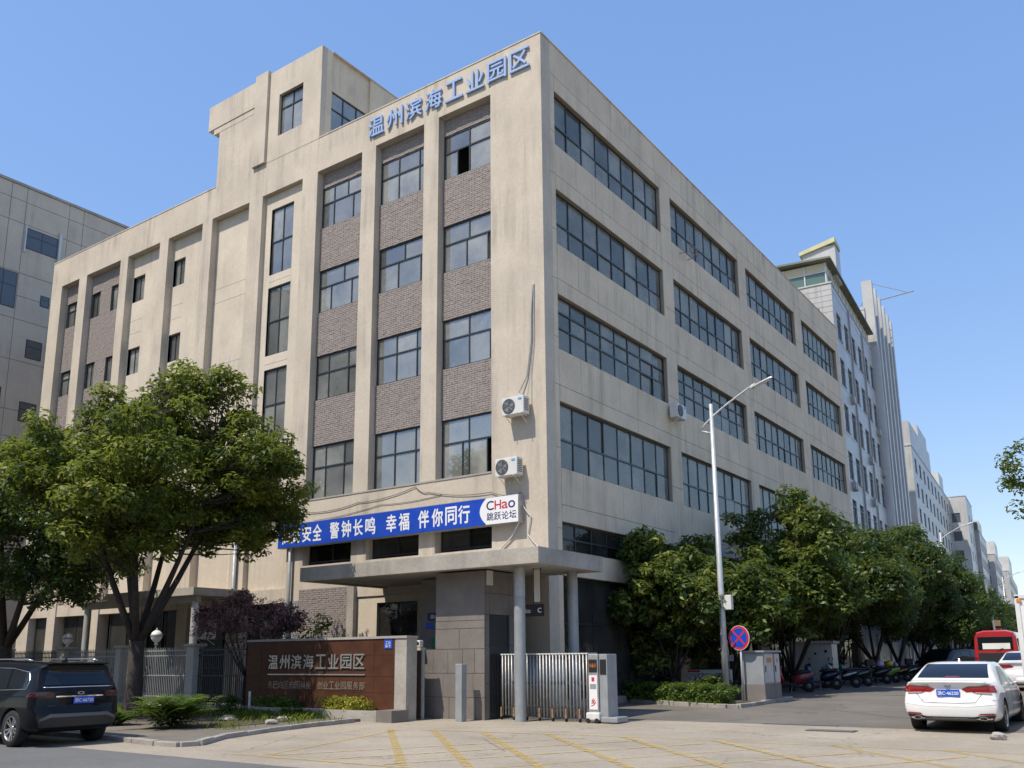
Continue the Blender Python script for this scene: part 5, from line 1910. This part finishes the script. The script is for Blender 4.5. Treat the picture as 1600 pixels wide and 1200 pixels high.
        for x in xs:
            for sy in (1, -1):
                o = mkobj('wheel', ty, s.root, (x, sy * (s.half - w / 2 - .015), wr))
                q = mkobj('rim', rme, o, (0, 0, 0), (0, 0, math.pi) if sy > 0 else (0, 0, 0))
    def plate(s, y, z, text, view='rear', w=.44, h=.14):
        hh = s.hit(y, z + h / 2, view)
        x = hh[0].x - .02
        p = MB().box(x - .012, x, y - w / 2, y + w / 2, z, z + h).build('number_plate', 'plate_blue', s.root)
        mkobj('plate_text', text_mesh(text, w * .9, h * .62, 0, .02, 'banner_white'), p, (x - .016, y + w * .45, z + h * .19), (R(90), 0, R(-90)))
        return p

# rear of the text faces -x: rotate so that its reading direction is -y
def sedan_sections(w=.92, h=1.46, L=4.8, tail=1.06, roof0=1.55, roof1=2.75, cowl=3.55, nose=.72):
    def sec(wb, zb, wl, zl, wm, zm, ws, zs, wr_, zr, wt, zt):
        return [(0, zb), (wb * .6, zb), (wb, zb + .01), (wl, zl), (wm, zm), (ws, zs), (wr_, zr), (wt, zt - .015), (wt * .5, zt), (0, zt)]
    return [
        (0.00, sec(.70, .34, .80, .40, .84, .60, .80, .86, .76, .97, .70, 1.03)),
        (0.05, sec(.74, .28, .85, .38, .89, .60, .85, .88, .80, 1.0, .73, 1.055)),
        (0.30, sec(.76, .24, .89, .36, .915, .62, .885, .90, .83, 1.02, .74, tail)),
        (0.62, sec(.76, .22, .90, .34, w, .64, .89, .92, .83, 1.04, .72, 1.085)),
        (1.05, sec(.76, .20, .90, .32, w, .64, .89, .94, .76, 1.19, .64, 1.27)),
        (1.55, sec(.76, .20, .90, .32, w, .64, .885, .945, .70, 1.34, .56, 1.43)),
        (2.10, sec(.76, .20, .90, .32, w, .63, .88, .94, .69, 1.38, .55, h)),
        (2.70, sec(.76, .20, .90, .32, w, .62, .875, .93, .69, 1.35, .56, 1.44)),
        (3.20, sec(.76, .20, .90, .32, w, .62, .875, .92, .72, 1.18, .62, 1.25)),
        (3.62, sec(.76, .20, .90, .32, w, .62, .87, .90, .79, .97, .70, 1.02)),
        (4.15, sec(.74, .20, .88, .32, .91, .60, .85, .82, .76, .88, .66, .92)),
        (4.60, sec(.68, .22, .82, .34, .85, .56, .78, .72, .70, .77, .60, .80)),
        (4.80, sec(.60, .28, .70, .38, .72, .52, .68, .64, .62, .68, .52, .70))]

def place(t, x, y, heading):
    t.location = (x, y, zf(y))
    t.rotation_euler = (0, 0, heading)

def build_sedan(label, mat, plate, full=True, group=None):
    t = thing('parked_car' if not full else 'sedan_car', label, 'car', group=group)
    c = Car(t, sedan_sections(), (1.02, 3.82), .33, .385, mat, .17,
            rear=[(.2, .06), (.33, .03), (.5, 0), (.66, .015), (.72, .075), (.95, .10), (1.03, .03), (1.06, .0), (1.3, 0)])
    c.wheels((1.02, 3.82), .215)
    c.patch('rear_window', [(-.60, 1.40), (.60, 1.40), (.70, 1.115), (-.70, 1.115)], 'rear', 'car_glass', .005)
    c.patch('brake_light', [(-.14, 1.125), (.14, 1.125), (.14, 1.145), (-.14, 1.145)], 'rear', 'tail_red', .010)
    for s in (-1, 1):
        vw = 'left' if s > 0 else 'right'
        c.patch('side_window', [(1.30, .985), (2.18, .965), (2.18, 1.35), (1.82, 1.345), (1.45, 1.20)], vw, 'car_glass', .005)
        c.patch('side_window', [(2.24, .965), (3.42, .945), (3.05, 1.20), (2.62, 1.335), (2.24, 1.35)], vw, 'car_glass', .005)
        c.patch('side_window', [(1.06, .99), (1.27, .985), (1.40, 1.165)], vw, 'car_glass', .005)
        c.line('window_trim', [(1.0, .975), (2.2, .952), (3.48, .93)], vw, 'chrome' if full else 'trim_black', .008, .004)
        if full:
            c.line('door_seam', [(2.22, .95), (2.22, .34)], vw, 'seam', .006, -.002)
            c.line('door_seam', [(1.22, .96), (1.32, .80), (1.42, .55)], vw, 'seam', .006, -.002)
            c.line('door_seam', [(3.35, .94), (3.35, .34)], vw, 'seam', .006, -.002)
            for x in (1.5, 2.42):
                c.patch('door_handle', [(x, .82), (x + .2, .82), (x + .2, .845), (x, .845)], vw, 'chrome', .018)
            h = c.hit(3.15, .95, vw)[0]
            m = MB()
            m.lathe([(0, -.11), (.075, -.10), (.095, -.04), (.095, .05), (.07, .10), (0, .11)], 14, Matrix.Translation((h.x, h.y + s * .17, h.z + .06)) @ Matrix.Rotation(R(90), 4, 'X') @ Matrix.Diagonal((.6, .8, 1, 1)))
            m.tube([(h.x, h.y - s * .02, h.z + .01), (h.x, h.y + s * .1, h.z + .04)], .025, 8)
            m.build('side_mirror', mat, t, smooth=True)
        yy = [(.40 * s, .945), (.74 * s, .985), (.84 * s, .97), (.85 * s, .84), (.74 * s, .815), (.47 * s, .83)]
        tl = c.patch('tail_light', yy if s > 0 else yy[::-1], 'rear', 'tail_red', .012)
        yy = [(.52 * s, .815), (.80 * s, .80), (.80 * s, .83), (.50 * s, .842)]
        c.patch('reversing_light', yy if s > 0 else yy[::-1], 'rear', 'tail_clear', .016)
        c.patch('tail_light_side', [(.10, .84), (.34, .83), (.26, .95), (.10, .96)], vw, 'tail_red', .010)
        yy = [(.52 * s, .385), (.80 * s, .385), (.84 * s, .41), (.80 * s, .425), (.56 * s, .415)]
        c.patch('reflector', yy if s > 0 else yy[::-1], 'rear', 'tail_red', .014)
    if full:
        c.patch('diffuser', [(-.84, .385), (-.56, .37), (-.45, .345), (.45, .345), (.56, .37), (.84, .385), (.76, .26), (.3, .25), (-.3, .25), (-.76, .26)], 'rear', 'trim_black', .010)
        c.patch('bumper_strip', [(-.5, .315), (.5, .315), (.46, .285), (-.46, .285)], 'rear', 'bumper_silver', .018)
        for s in (-1, 1):
            m = MB()
            h = c.hit(.62 * s, .315, 'rear')[0]
            m.lathe([(.05, -.05), (.06, -.05), (.06, .06), (.05, .06), (.05, -.05)], 18, Matrix.Translation((h.x, h.y, h.z)) @ Matrix.Rotation(R(90), 4, 'Y') @ Matrix.Diagonal((.62, 1.35, 1, 1)))
            m.build('exhaust_tip', 'chrome', t)
        c.line('boot_seam', [(-.76, 1.02), (-.62, .80), (-.50, .635), (-.2, .62), (.2, .62), (.50, .635), (.62, .80), (.76, 1.02)], 'rear', 'seam', .006, -.002)
        c.line('boot_lip', [(-.72, 1.035), (0, 1.05), (.72, 1.035)], 'rear', mat, .022, -.004)
        c.line('bumper_crease', [(-.86, .60), (-.4, .555), (.4, .555), (.86, .60)], 'rear', mat, .012, -.004)
        rg = MB()
        h = c.hit(0, .965, 'rear')[0]
        rg.lathe([(.045, 0), (.06, 0), (.06, .015), (.045, .015), (.045, 0)], 20, Matrix.Translation((h.x - .012, 0, .965)) @ Matrix.Rotation(R(90), 4, 'Y') @ Matrix.Diagonal((.62, 1, 1, 1)))
        rg.tube([(h.x - .008, -.05, .965), (h.x - .008, .05, .965)], .006, 5)
        rg.build('badge', 'chrome', t)
        for yy, w in ((.50, .14), (-.62, .14), (.52, .2), (-.72, .2)):
            z = .97 if w == .14 else .665
            hh = c.hit(yy - w / 2, z + .02, 'rear')[0]
            mkobj('badge_text', text_mesh('LCHA' if w == .14 else 'MOTION', w, .028, 0, .01, 'bumper_silver'), t, (hh.x - .012, yy, z), (R(90), 0, R(-90)))
        m = MB()
        m.add([(2.0, -.012, 1.45), (2.0, .012, 1.45), (1.78, .008, 1.52), (1.78, -.008, 1.52), (1.72, 0, 1.42), (1.72, 0, 1.43)], [(0, 1, 2, 3), (1, 4, 2), (0, 3, 4), (2, 4, 3)])
        m.build('antenna_fin', mat, t)
        c.patch('windscreen', [(-.62, 1.36), (.62, 1.36), (.74, 1.04), (-.74, 1.04)], 'front', 'car_glass', .005)
        c.patch('headlight', [(.45, .66), (.8, .70), (.8, .58), (.5, .56)], 'front', 'tail_clear', .01)
        c.patch('headlight', [(-.45, .66), (-.8, .70), (-.8, .58), (-.5, .56)], 'front', 'tail_clear', .01)
    else:
        c.patch('windscreen', [(-.62, 1.36), (.62, 1.36), (.74, 1.04), (-.74, 1.04)], 'front', 'car_glass', .005)
    if plate:
        c.plate(0, .75, plate)
    return t
s1 = build_sedan('white sedan seen from behind on the side street at the right', 'paint_white', '浙C·46220')
s1.scale = (1.0, 1.03, 1.02)
place(s1, 11.36, -2.05, R(90))

def suv_sections():
    def sec(wb, zb, wl, zl, wm, zm, ws, zs, wr_, zr, wt, zt):
        return [(0, zb), (wb * .6, zb), (wb, zb + .01), (wl, zl), (wm, zm), (ws, zs), (wr_, zr), (wt, zt - .02), (wt * .5, zt), (0, zt)]
    return [
        (0.00, sec(.70, .40, .80, .48, .86, .74, .83, 1.08, .74, 1.40, .62, 1.56)),
        (0.05, sec(.74, .34, .86, .45, .915, .74, .875, 1.09, .78, 1.43, .66, 1.61)),
        (0.28, sec(.78, .28, .92, .42, .945, .76, .905, 1.10, .79, 1.46, .68, 1.645)),
        (0.80, sec(.78, .26, .93, .40, .95, .76, .91, 1.10, .79, 1.50, .68, 1.68)),
        (1.50, sec(.78, .25, .93, .40, .95, .75, .91, 1.08, .79, 1.52, .69, 1.705)),
        (2.20, sec(.78, .25, .93, .40, .95, .74, .91, 1.06, .79, 1.52, .69, 1.705)),
        (2.90, sec(.78, .25, .93, .40, .95, .74, .91, 1.05, .79, 1.46, .69, 1.66)),
        (3.35, sec(.78, .25, .93, .40, .95, .73, .91, 1.04, .82, 1.28, .74, 1.42)),
        (3.75, sec(.78, .25, .93, .40, .95, .72, .90, 1.02, .84, 1.09, .76, 1.15)),
        (4.25, sec(.76, .26, .91, .42, .93, .70, .88, .96, .82, 1.02, .72, 1.06)),
        (4.62, sec(.68, .30, .84, .44, .86, .64, .80, .84, .74, .90, .64, .93)),
        (4.78, sec(.60, .38, .72, .48, .74, .62, .70, .74, .64, .79, .54, .81))]
def build_suv(label, mat, plate, full=True, rear=True):
    t = thing('suv_car' if full else 'parked_car', label, 'car')
    c = Car(t, suv_sections(), (.92, 3.72), .36, .42, mat, .15,
            rear=[(.2, .10), (.45, .02), (.62, 0), (.78, .05), (1.0, .07), (1.12, .06), (1.2, .13), (1.5, .30), (1.58, .24), (1.64, .15), (1.7, 0)])
    c.wheels((.92, 3.72), .225)
    if rear:
        c.patch('rear_window', [(-.60, 1.50), (.60, 1.50), (.72, 1.21), (-.72, 1.21)], 'rear', 'car_glass', .008)
    for s in (-1, 1):
        vw = 'left' if s > 0 else 'right'
        c.patch('side_window', [(.52, 1.155), (1.22, 1.14), (1.28, 1.52), (.70, 1.48), (.56, 1.40)], vw, 'car_glass', .005)
        c.patch('side_window', [(1.30, 1.14), (2.22, 1.11), (2.22, 1.545), (1.36, 1.53)], vw, 'car_glass', .005)
        c.patch('side_window', [(2.30, 1.11), (3.38, 1.08), (3.0, 1.36), (2.72, 1.50), (2.30, 1.545)], vw, 'car_glass', .005)
        if full:
            c.line('window_trim', [(3.45, 1.06), (2.2, 1.09), (1.2, 1.12), (.50, 1.14), (.48, 1.30), (.62, 1.47), (1.3, 1.55), (2.3, 1.565)], vw, 'chrome', .010, .006)
            c.line('door_seam', [(1.26, 1.12), (1.28, .80), (1.42, .60)], vw, 'seam', .006, -.002)
            c.line('door_seam', [(2.26, 1.1), (2.26, .45)], vw, 'seam', .006, -.002)
            c.line('shoulder_line', [(.3, 1.0), (1.6, .98), (3.6, .95)], vw, mat, .014, -.004)
            for x in (1.5, 2.45):
                c.patch('door_handle', [(x, .93), (x + .2, .93), (x + .2, .96), (x, .96)], vw, 'chrome', .018)
            c.patch('lower_cladding', [(1.40, .46), (3.26, .46), (3.26, .33), (1.40, .33)], vw, 'trim_black', .008)
            m = MB()
            m.tube([(.75, s * .70, 1.70), (1.0, s * .70, 1.735), (2.6, s * .70, 1.74), (2.9, s * .70, 1.70)], .018, 8)
            m.build('roof_rail', 'chrome', t, smooth=True)
            h = c.hit(3.12, 1.1, vw)[0]
            m = MB().lathe([(0, -.12), (.08, -.11), (.10, -.04), (.10, .05), (.07, .11), (0, .12)], 14, Matrix.Translation((h.x, h.y + s * .17, h.z + .04)) @ Matrix.Rotation(R(90), 4, 'X') @ Matrix.Diagonal((.6, .85, 1, 1)))
            m.build('side_mirror', mat, t, smooth=True)
        if rear:
            yy = [(.52 * s, 1.06), (.78 * s, 1.085), (.86 * s, 1.08), (.87 * s, .97), (.75 * s, .96), (.54 * s, .97)]
            c.patch('tail_light', yy if s > 0 else yy[::-1], 'rear', 'tail_dark', .012)
            c.patch('tail_light_side', [(.10, .99), (.44, .98), (.36, 1.07), (.10, 1.085)], vw, 'tail_dark', .010)
    if full:
        c.patch('silver_strip', [(-.50, 1.0), (.50, 1.0), (.50, .975), (-.50, .975)], 'rear', 'chrome', .016)
        c.line('window_ledge', [(-.74, 1.17), (0, 1.175), (.74, 1.17)], 'rear', 'chrome', .012, .002)
        c.patch('skid_plate', [(-.80, .56), (-.60, .65), (.60, .65), (.80, .56), (.80, .51), (.58, .585), (-.58, .585), (-.80, .51)], 'rear', 'bumper_silver', .018)
        c.patch('lower_bumper', [(-.86, .60), (.86, .60), (.78, .40), (-.78, .40)], 'rear', 'trim_black', .009)
        c.line('tailgate_seam', [(-.74, 1.2), (-.70, .95), (-.60, .76), (.60, .76), (.70, .95), (.74, 1.2)], 'rear', 'seam', .006, -.002)
        m = MB()
        m.box(.16, .44, -.62, .62, 1.625, 1.655)
        m.build('spoiler', mat, t, bevel=.012)
        m = MB().add([(.95, -.015, 1.68), (.95, .015, 1.68), (.72, .01, 1.75), (.72, -.01, 1.75), (.66, 0, 1.66)], [(0, 1, 2, 3), (1, 4, 2), (0, 3, 4), (2, 4, 3)])
        m.build('antenna_fin', mat, t)
        h = c.hit(0, 1.05, 'rear')[0]
        MB().lathe([(.035, 0), (.05, 0), (.05, .012), (.035, .012), (.035, 0)], 20, Matrix.Translation((h.x - .01, 0, 1.05)) @ Matrix.Rotation(R(90), 4, 'Y') @ Matrix.Diagonal((.6, 1.4, 1, 1))).build('badge', 'chrome', t)
        hh = c.hit(.6, .80, 'rear')[0]
        mkobj('badge_text', text_mesh('MONJYO', .24, .03, 0, .01, 'bumper_silver'), t, (hh.x - .012, .66, .79), (R(90), 0, R(-90)))
    c.patch('windscreen', [(-.66, 1.58), (.66, 1.58), (.80, 1.18), (-.80, 1.18)], 'front', 'car_glass', .005)
    for s in (-1, 1):
        yy = [(.45 * s, .84), (.82 * s, .88), (.82 * s, .74), (.5 * s, .72)]
        c.patch('headlight', yy if s > 0 else yy[::-1], 'front', 'tail_clear', .01)
    if plate:
        c.plate(-.06, .84, plate)
    return t
s2 = build_suv('black SUV seen from behind, parked at the kerb at the left edge', 'paint_black', '浙C·66720')
place(s2, -3.05, -13.02, R(180))

# dark cars parked under the trees
for i, (x, y, hd, mat, lab, kind) in enumerate((
        (5.0, 34.2, 250, 'paint_dark', 'dark hatchback parked nose out under the trees, nearest the scooters', 'suv'),
        (5.2, 40.6, 248, 'paint_grey', 'grey car parked just beyond the dark hatchback under the trees', 'sedan'),
        (4.9, 47.2, 250, 'paint_dark', 'third parked car under the trees, almost hidden by the others', 'suv'))):
    t = build_suv(lab, mat, None, False) if kind == 'suv' else build_sedan(lab, mat, None, False)
    place(t, x - 2.4 * math.cos(R(hd)) - 0, y - 2.4 * math.sin(R(hd)), R(hd))
# red minibus farther up the street
rc = thing('minibus', 'boxy red minibus seen from behind beyond the white sedan', 'minibus', (9.15, 22.5, .35), R(2))
prof = [(-.86, .35), (-.90, .9), (-.89, 1.5), (-.84, 2.15), (-.74, 2.34), (-.45, 2.42), (.45, 2.42), (.74, 2.34), (.84, 2.15), (.89, 1.5), (.90, .9), (.86, .35)]
mb = MB()
n = len(prof)
ys_ = [0, .06, .3, 4.6, 5.2]
sc__ = [.965, .99, 1, 1, .93]
vs = []
for y, k in zip(ys_, sc__):
    vs += [(x * k, y, .35 + (z - .35) * k) for x, z in prof]
fs = [tuple(range(n))[::-1], tuple(range(n * 4, n * 5))]
for a in range(4):
    fs += [(a * n + q, a * n + (q + 1) % n, (a + 1) * n + (q + 1) % n, (a + 1) * n + q) for q in range(n)]
mb.add(vs, [f[::-1] for f in fs]).build('body', 'paint_red', rc, autosmooth=True)
box('rear_window', 'car_glass', rc, -.70, .70, -.012, .02, 1.55, 2.12, bevel=.008)
box('window_reflection', 'blind', rc, -.52, .58, -.018, -.013, 1.58, 1.84)  # white reflection in the lower glass, put in as a pale sheet
box('lower_panel', 'trim_black', rc, -.72, .72, -.012, .02, 1.02, 1.42, bevel=.008)
MB().tube([(0, -.03, 1.52), (.3, -.03, 1.62)], .012, 6).build('wiper', 'black_plastic', rc)
for x in (-.86, .74):
    box('tail_light', 'tail_red', rc, x, x + .12, -.015, .05, .85, 1.25, bevel=.01)
box('bumper', 'trim_black', rc, -.88, .88, -.06, .2, .38, .62, bevel=.03)
for sx in (-1, 1):
    for q in range(4):
        box('side_window', 'car_glass', rc, min(sx * .845, sx * .895), max(sx * .845, sx * .895), .5 + q * 1.05, 1.42 + q * 1.05, 1.5, 2.05)
wq = MB().lathe([(0, -.1), (.2, -.1), (.31, -.1), (.34, -.06), (.34, .06), (.31, .1), (.2, .1), (0, .1)], 24, Matrix.Rotation(R(90), 4, 'Y')).mesh('wheel', 'rubber', True)
for y in (.9, 4.2):
    for x in (-.78, .78):
        mkobj('wheel', wq, rc, (x, y, .34))
s3 = build_sedan('white car in front of the white sedan, mostly hidden by it', 'paint_white', None, False)
place(s3, 10.9, 15.0, R(90))
s4 = build_sedan('red car half hidden beside the white truck at the right edge', 'paint_red', None, False)
place(s4, 13.2, 9.0, R(90))

# box truck at the right edge
tk = thing('box_truck', 'white box truck cut off by the right edge of the picture', 'truck', (13.62, .9, .1), R(0))
box('cargo_box', 'paint_white', tk, -1.1, 1.1, 0, 4.6, .78, 2.9, bevel=.02)
for x in (-1.12, 1.02):
    box('corner_post', 'white_plastic', tk, x, x + .1, -.03, .06, .75, 2.93, bevel=.01)
box('top_rail', 'white_plastic', tk, -1.12, 1.12, -.03, .06, 2.86, 2.95, bevel=.01)
for x in (-1.08, .98):
    box('marker_light', 'paint_orange', tk, x, x + .1, -.05, -.031, 2.78, 2.85)
box('door_seam', 'seam', tk, -.01, .01, -.006, -.001, .85, 2.8)
for x in (-.35, .35):
    MB().tube([(x, -.035, .85), (x, -.035, 2.8)], .016, 8).build('lock_rod', 'alu', tk)
box('chassis', 'trim_black', tk, -.5, .5, .1, 6.0, .52, .76)
box('rear_bumper', 'trim_black', tk, -1.0, 1.0, -.02, .08, .42, .60)
cabm = MB().add([(-.98, 4.75, .55), (.98, 4.75, .55), (.98, 6.5, .55), (-.98, 6.5, .55), (-.92, 4.75, 2.25), (.92, 4.75, 2.25), (.92, 6.0, 2.25), (-.92, 6.0, 2.25), (-.98, 6.55, 1.3), (.98, 6.55, 1.3)],
                [(0, 3, 2, 1), (0, 1, 5, 4), (4, 5, 6, 7), (2, 3, 8, 9), (8, 7, 6, 9), (1, 2, 9, 6, 5), (0, 4, 7, 8, 3)])
cabm.build('cab', 'paint_white', tk, bevel=.04)
MB().add([(-.86, 6.55, 1.36), (.86, 6.55, 1.36), (.82, 6.06, 2.12), (-.82, 6.06, 2.12)], [(0, 1, 2, 3)]).build('windscreen', 'car_glass', tk)
wm_ = MB().lathe([(0, -.12), (.22, -.12), (.36, -.12), (.4, -.08), (.4, .08), (.36, .12), (.22, .12), (0, .12)], 26, Matrix.Rotation(R(90), 4, 'Y')).mesh('wheel', 'rubber', True)
for y in (1.2, 5.5):
    for x in (-.9, .9):
        mkobj('wheel', wm_, tk, (x, y, .4))

# scooters
def scooter_proto():
    pass
def scooter(label, body, panel, loc, rz, box_=None, screen=None, s=1.):
    """x forward; about 1.75 m long"""
    t = thing('scooter', label, 'scooter', (*loc, zf(loc[1])), rz, 'scooters parked under the trees')
    t.scale = (s, s, s)
    wh = MB().lathe([(.13, -.045), (.19, -.05), (.225, -.03), (.235, 0), (.225, .03), (.19, .05), (.13, .045)], 24, Matrix.Rotation(R(90), 4, 'X'))
    wme = wh.mesh('wheel', 'rubber', True)
    rim = MB().lathe([(.0, -.04), (.05, -.05), (.10, -.03), (.13, 0), (.10, .03), (.05, .05), (0, .04)], 18, Matrix.Rotation(R(90), 4, 'X')).mesh('rim', 'bumper_silver', True)
    for x in (-.62, .62):
        o = mkobj('wheel', wme, t, (x, 0, .235))
        mkobj('rim', rim, o)
    # front: fork, shield, mudguard
    MB().tube([(.62, .07, .235), (.50, .06, .62)], .022, 8).tube([(.62, -.07, .235), (.50, -.06, .62)], .022, 8).tube([(.50, 0, .6), (.36, 0, 1.0)], .03, 8).build('fork', 'steel_grey', t)
    def loft(secs, name, mat, smooth=True):
        n = 14
        mb = MB()
        vs, fs = [], []
        for (cx, cz, rx, ry, rz_, tilt) in secs:
            for j in range(n):
                a = 2 * math.pi * j / n
                vs.append((cx + math.sin(tilt) * rz_ * math.sin(a), ry * math.copysign(abs(math.cos(a)) ** .7, math.cos(a)), cz + math.cos(tilt) * rz_ * math.copysign(abs(math.sin(a)) ** .7, math.sin(a))))
        for i in range(len(secs) - 1):
            for j in range(n):
                fs.append((i * n + j, (i + 1) * n + j, (i + 1) * n + (j + 1) % n, i * n + (j + 1) % n))
        fs += [tuple(range(n)), tuple(range((len(secs) - 1) * n, len(secs) * n))[::-1]]
        mb.add(vs, fs)
        return mb.build(name, mat, t, smooth=smooth)
    loft([(.50, .60, 0, .10, .26, .35), (.45, .66, 0, .20, .32, .35), (.38, .70, 0, .19, .34, .35), (.34, .70, 0, .17, .32, .35)], 'front_shield', panel)
    loft([(.42, .92, 0, .05, .05, 0), (.47, .93, 0, .12, .09, 0), (.40, .96, 0, .13, .09, 0), (.33, .96, 0, .06, .05, 0)], 'handlebar_cowl', body)
    MB().lathe([(0, .02), (.06, .015), (.075, 0)], 14, Matrix.Translation((.49, 0, .93)) @ Matrix.Rotation(R(90), 4, 'Y')).build('headlight', 'lamp_white', t)
    gd = []
    for i in range(9):
        a = math.pi * (.05 + .75 * i / 8)
        gd.append((a, .262))
    vs, fs = [], []
    for a, r_ in gd:
        for y in (-.065, .065):
            vs.append((.62 + r_ * math.cos(a), y, .235 + r_ * math.sin(a)))
    fs = [(2 * i, 2 * i + 1, 2 * i + 3, 2 * i + 2) for i in range(8)]
    MB().add(vs, fs).build('mudguard', panel, t)
    MB().box(-.12, .38, -.15, .15, .27, .35).build('floorboard', 'black_plastic', t, bevel=.02)
    loft([(-.02, .42, 0, .12, .16, 0), (-.14, .50, 0, .16, .22, 0), (-.40, .56, 0, .17, .20, 0), (-.66, .64, 0, .14, .12, 0), (-.86, .70, 0, .05, .04, 0)], 'rear_body', body)
    loft([(-.0, .74, 0, .06, .03, 0), (-.08, .75, 0, .13, .06, 0), (-.35, .76, 0, .15, .07, 0), (-.62, .80, 0, .13, .06, 0), (-.74, .81, 0, .06, .03, 0)], 'seat', 'black_plastic')
    loft([(-.06, .50, 0, .175, .05, 0), (-.3, .56, 0, .185, .07, 0), (-.62, .64, 0, .15, .05, 0), (-.74, .67, 0, .10, .02, 0)], 'side_panel', panel)
    MB().tube([(.36, -.34, 1.0), (.40, -.14, 1.0), (.40, .14, 1.0), (.36, .34, 1.0)], .016, 8).build('handlebar', 'black_plastic', t)
    for s_ in (-1, 1):
        MB().tube([(.38, s_ * .24, 1.0), (.37, s_ * .30, 1.2)], .008, 6).lathe([(0, .01), (.06, .008), (.062, 0), (.06, -.008), (0, -.01)], 14, Matrix.Translation((.37, s_ * .30, 1.24)) @ Matrix.Rotation(R(90), 4, 'Y') @ Matrix.Diagonal((.7, 1, 1, 1))).build('mirror', 'black_plastic', t)
    MB().lathe([(0, .01), (.06, .01), (.065, 0)], 12, Matrix.Translation((-.87, 0, .70)) @ Matrix.Rotation(R(-90), 4, 'Y')).build('tail_light', 'tail_red', t)
    MB().tube([(-.62, -.10, .235), (-.2, -.12, .28)], .035, 8).build('swingarm', 'steel_grey', t)
    MB().tube([(-.85, -.14, .30), (-.25, -.14, .26)], [.05, .035], 10).build('exhaust', 'steel_grey', t)
    MB().tube([(0, .1, .3), (.05, .24, .02)], .014, 6).build('kickstand', 'steel_grey', t)
    if box_:
        MB().box(-.92, -.56, -.2, .2, .88, 1.18).build('top_box', box_, t, bevel=.05, seg=3)
    if screen:
        v = [(.46 + .02, -.2, .95), (.46 + .02, .2, .95), (.34, .22, 1.28), (.34, -.22, 1.28)]
        MB().add(v, [(0, 1, 2, 3)]).build('leg_cover', screen, t)
    return t
SCT = [
    ('red and dark scooter half hidden behind the electrical cabinet', 'paint_maroon', 'paint_red', (3.35, 12.0), 200, None, None),
    ('black scooter with blue panels parked side-on before the white storage box', 'paint_black', 'paint_blue', (3.75, 14.3), 205, None, None),
    ('scooter with round silver-pink front parked beside the black one', 'paint_dark', 'paint_mint', (3.9, 16.7), 212, None, None),
    ('teal scooter with a black top box in the middle of the row', 'paint_dark', 'paint_teal', (3.8, 19.0), 205, 'black_plastic', None),
    ('maroon scooter behind the teal one, next to the lilac helmet', 'paint_maroon', 'paint_maroon', (3.3, 20.9), 215, None, None),
    ('dark scooter carrying the lilac helmet', 'paint_dark', 'paint_grey', (3.75, 22.6), 205, None, None),
    ('bright green scooter with the yellow helmet on its handlebar', 'paint_green', 'paint_green', (3.7, 24.7), 208, None, None),
    ('black scooter with a large black top box and gold trim', 'paint_dark', 'paint_gold', (3.75, 27.0), 203, 'black_plastic', None),
    ('white-shielded scooter at the far end of the row beside the dark car', 'paint_dark', 'white_plastic', (3.6, 30.0), 212, None, None),
]
for lab, b_, p_, loc, rz, bx_, sc_ in SCT:
    scooter(lab, b_, p_, loc, R(rz), bx_, sc_)
def helmet(label, mat, loc):
    t = thing('helmet', label, 'helmet', loc, R(-40))
    MB().lathe([(0, .29), (.08, .28), (.15, .225), (.185, .13), (.18, .03), (.16, 0), (.14, .01)], 22).build('shell', mat, t, smooth=True)
    MB().lathe([(.182, .0), (.192, .015), (.184, .03)], 22).build('rim_band', 'black_plastic', t)
helmet('lilac helmet resting on a scooter in the row', 'paint_lilac', (4.07, 22.75, 1.17))
helmet('yellow helmet resting on the green scooter', 'paint_yellow2', (4.01, 24.86, 1.17))
helmet('small white helmet on the seat of the farthest scooter', 'white_plastic', (3.9, 30.19, 1.17))

# leaning pole with coloured banners far down the street
bp = thing('banner_pole', 'thin leaning pole with red and purple banners far down the side street', 'pole', (5.2, 55, .35))
MB().tube([(0, 0, 0), (-.5, 0, 6.5)], .09, 8).build('pole', 'steel_grey', bp)
for z, m in ((4.6, 'gold_worn'), (4.0, 'paint_maroon'), (3.5, 'paint_lilac'), (3.0, 'paint_maroon')):
    MB().box(-.34, .2, -.04, .04, z - 1.1, z - .65).build('banner', m, bp)
rkt = bmesh.new()
bmesh.ops.create_icosphere(rkt, subdivisions=2, radius=1)
rr = random.Random(8)
for v in rkt.verts:
    v.co *= rr.uniform(.8, 1.1)
    v.co.x *= .16
    v.co.y *= .14
    v.co.z *= .1
me = bpy.data.meshes.new('stone')
rkt.to_mesh(me)
rkt.free()
me.materials.append(MATS['kerb_stone'])
tag(mkobj('stone_block', me, None, (12.35, -2.9, .08)), 'lump of stone lying on the road by the right edge', 'stone')
# ================================================================ blocks across the two roads, behind and beside the camera (they show as reflections in the glass)
ob = far_building((-70, -58, 0), 'long pale block across the main road, showing only as a reflection in the windows', 120, 12, 14.5, 4, 11.0, 3.4, 1.8, 30, 'plaster_lightened', group=None, first=1.0, wfrac=.55)
ob.rotation_euler = (0, 0, R(90))
ob.location = (60, -58, 0)
ob2 = far_building((30, 75, 0), 'beige block across the side street, showing only as a reflection in the glass', 75, 12, 9.5, 2, 6.0, 3.5, 1.9, 18, 'plaster', group=None, first=1.0, wfrac=.55)
ob2.rotation_euler = (0, 0, R(180))
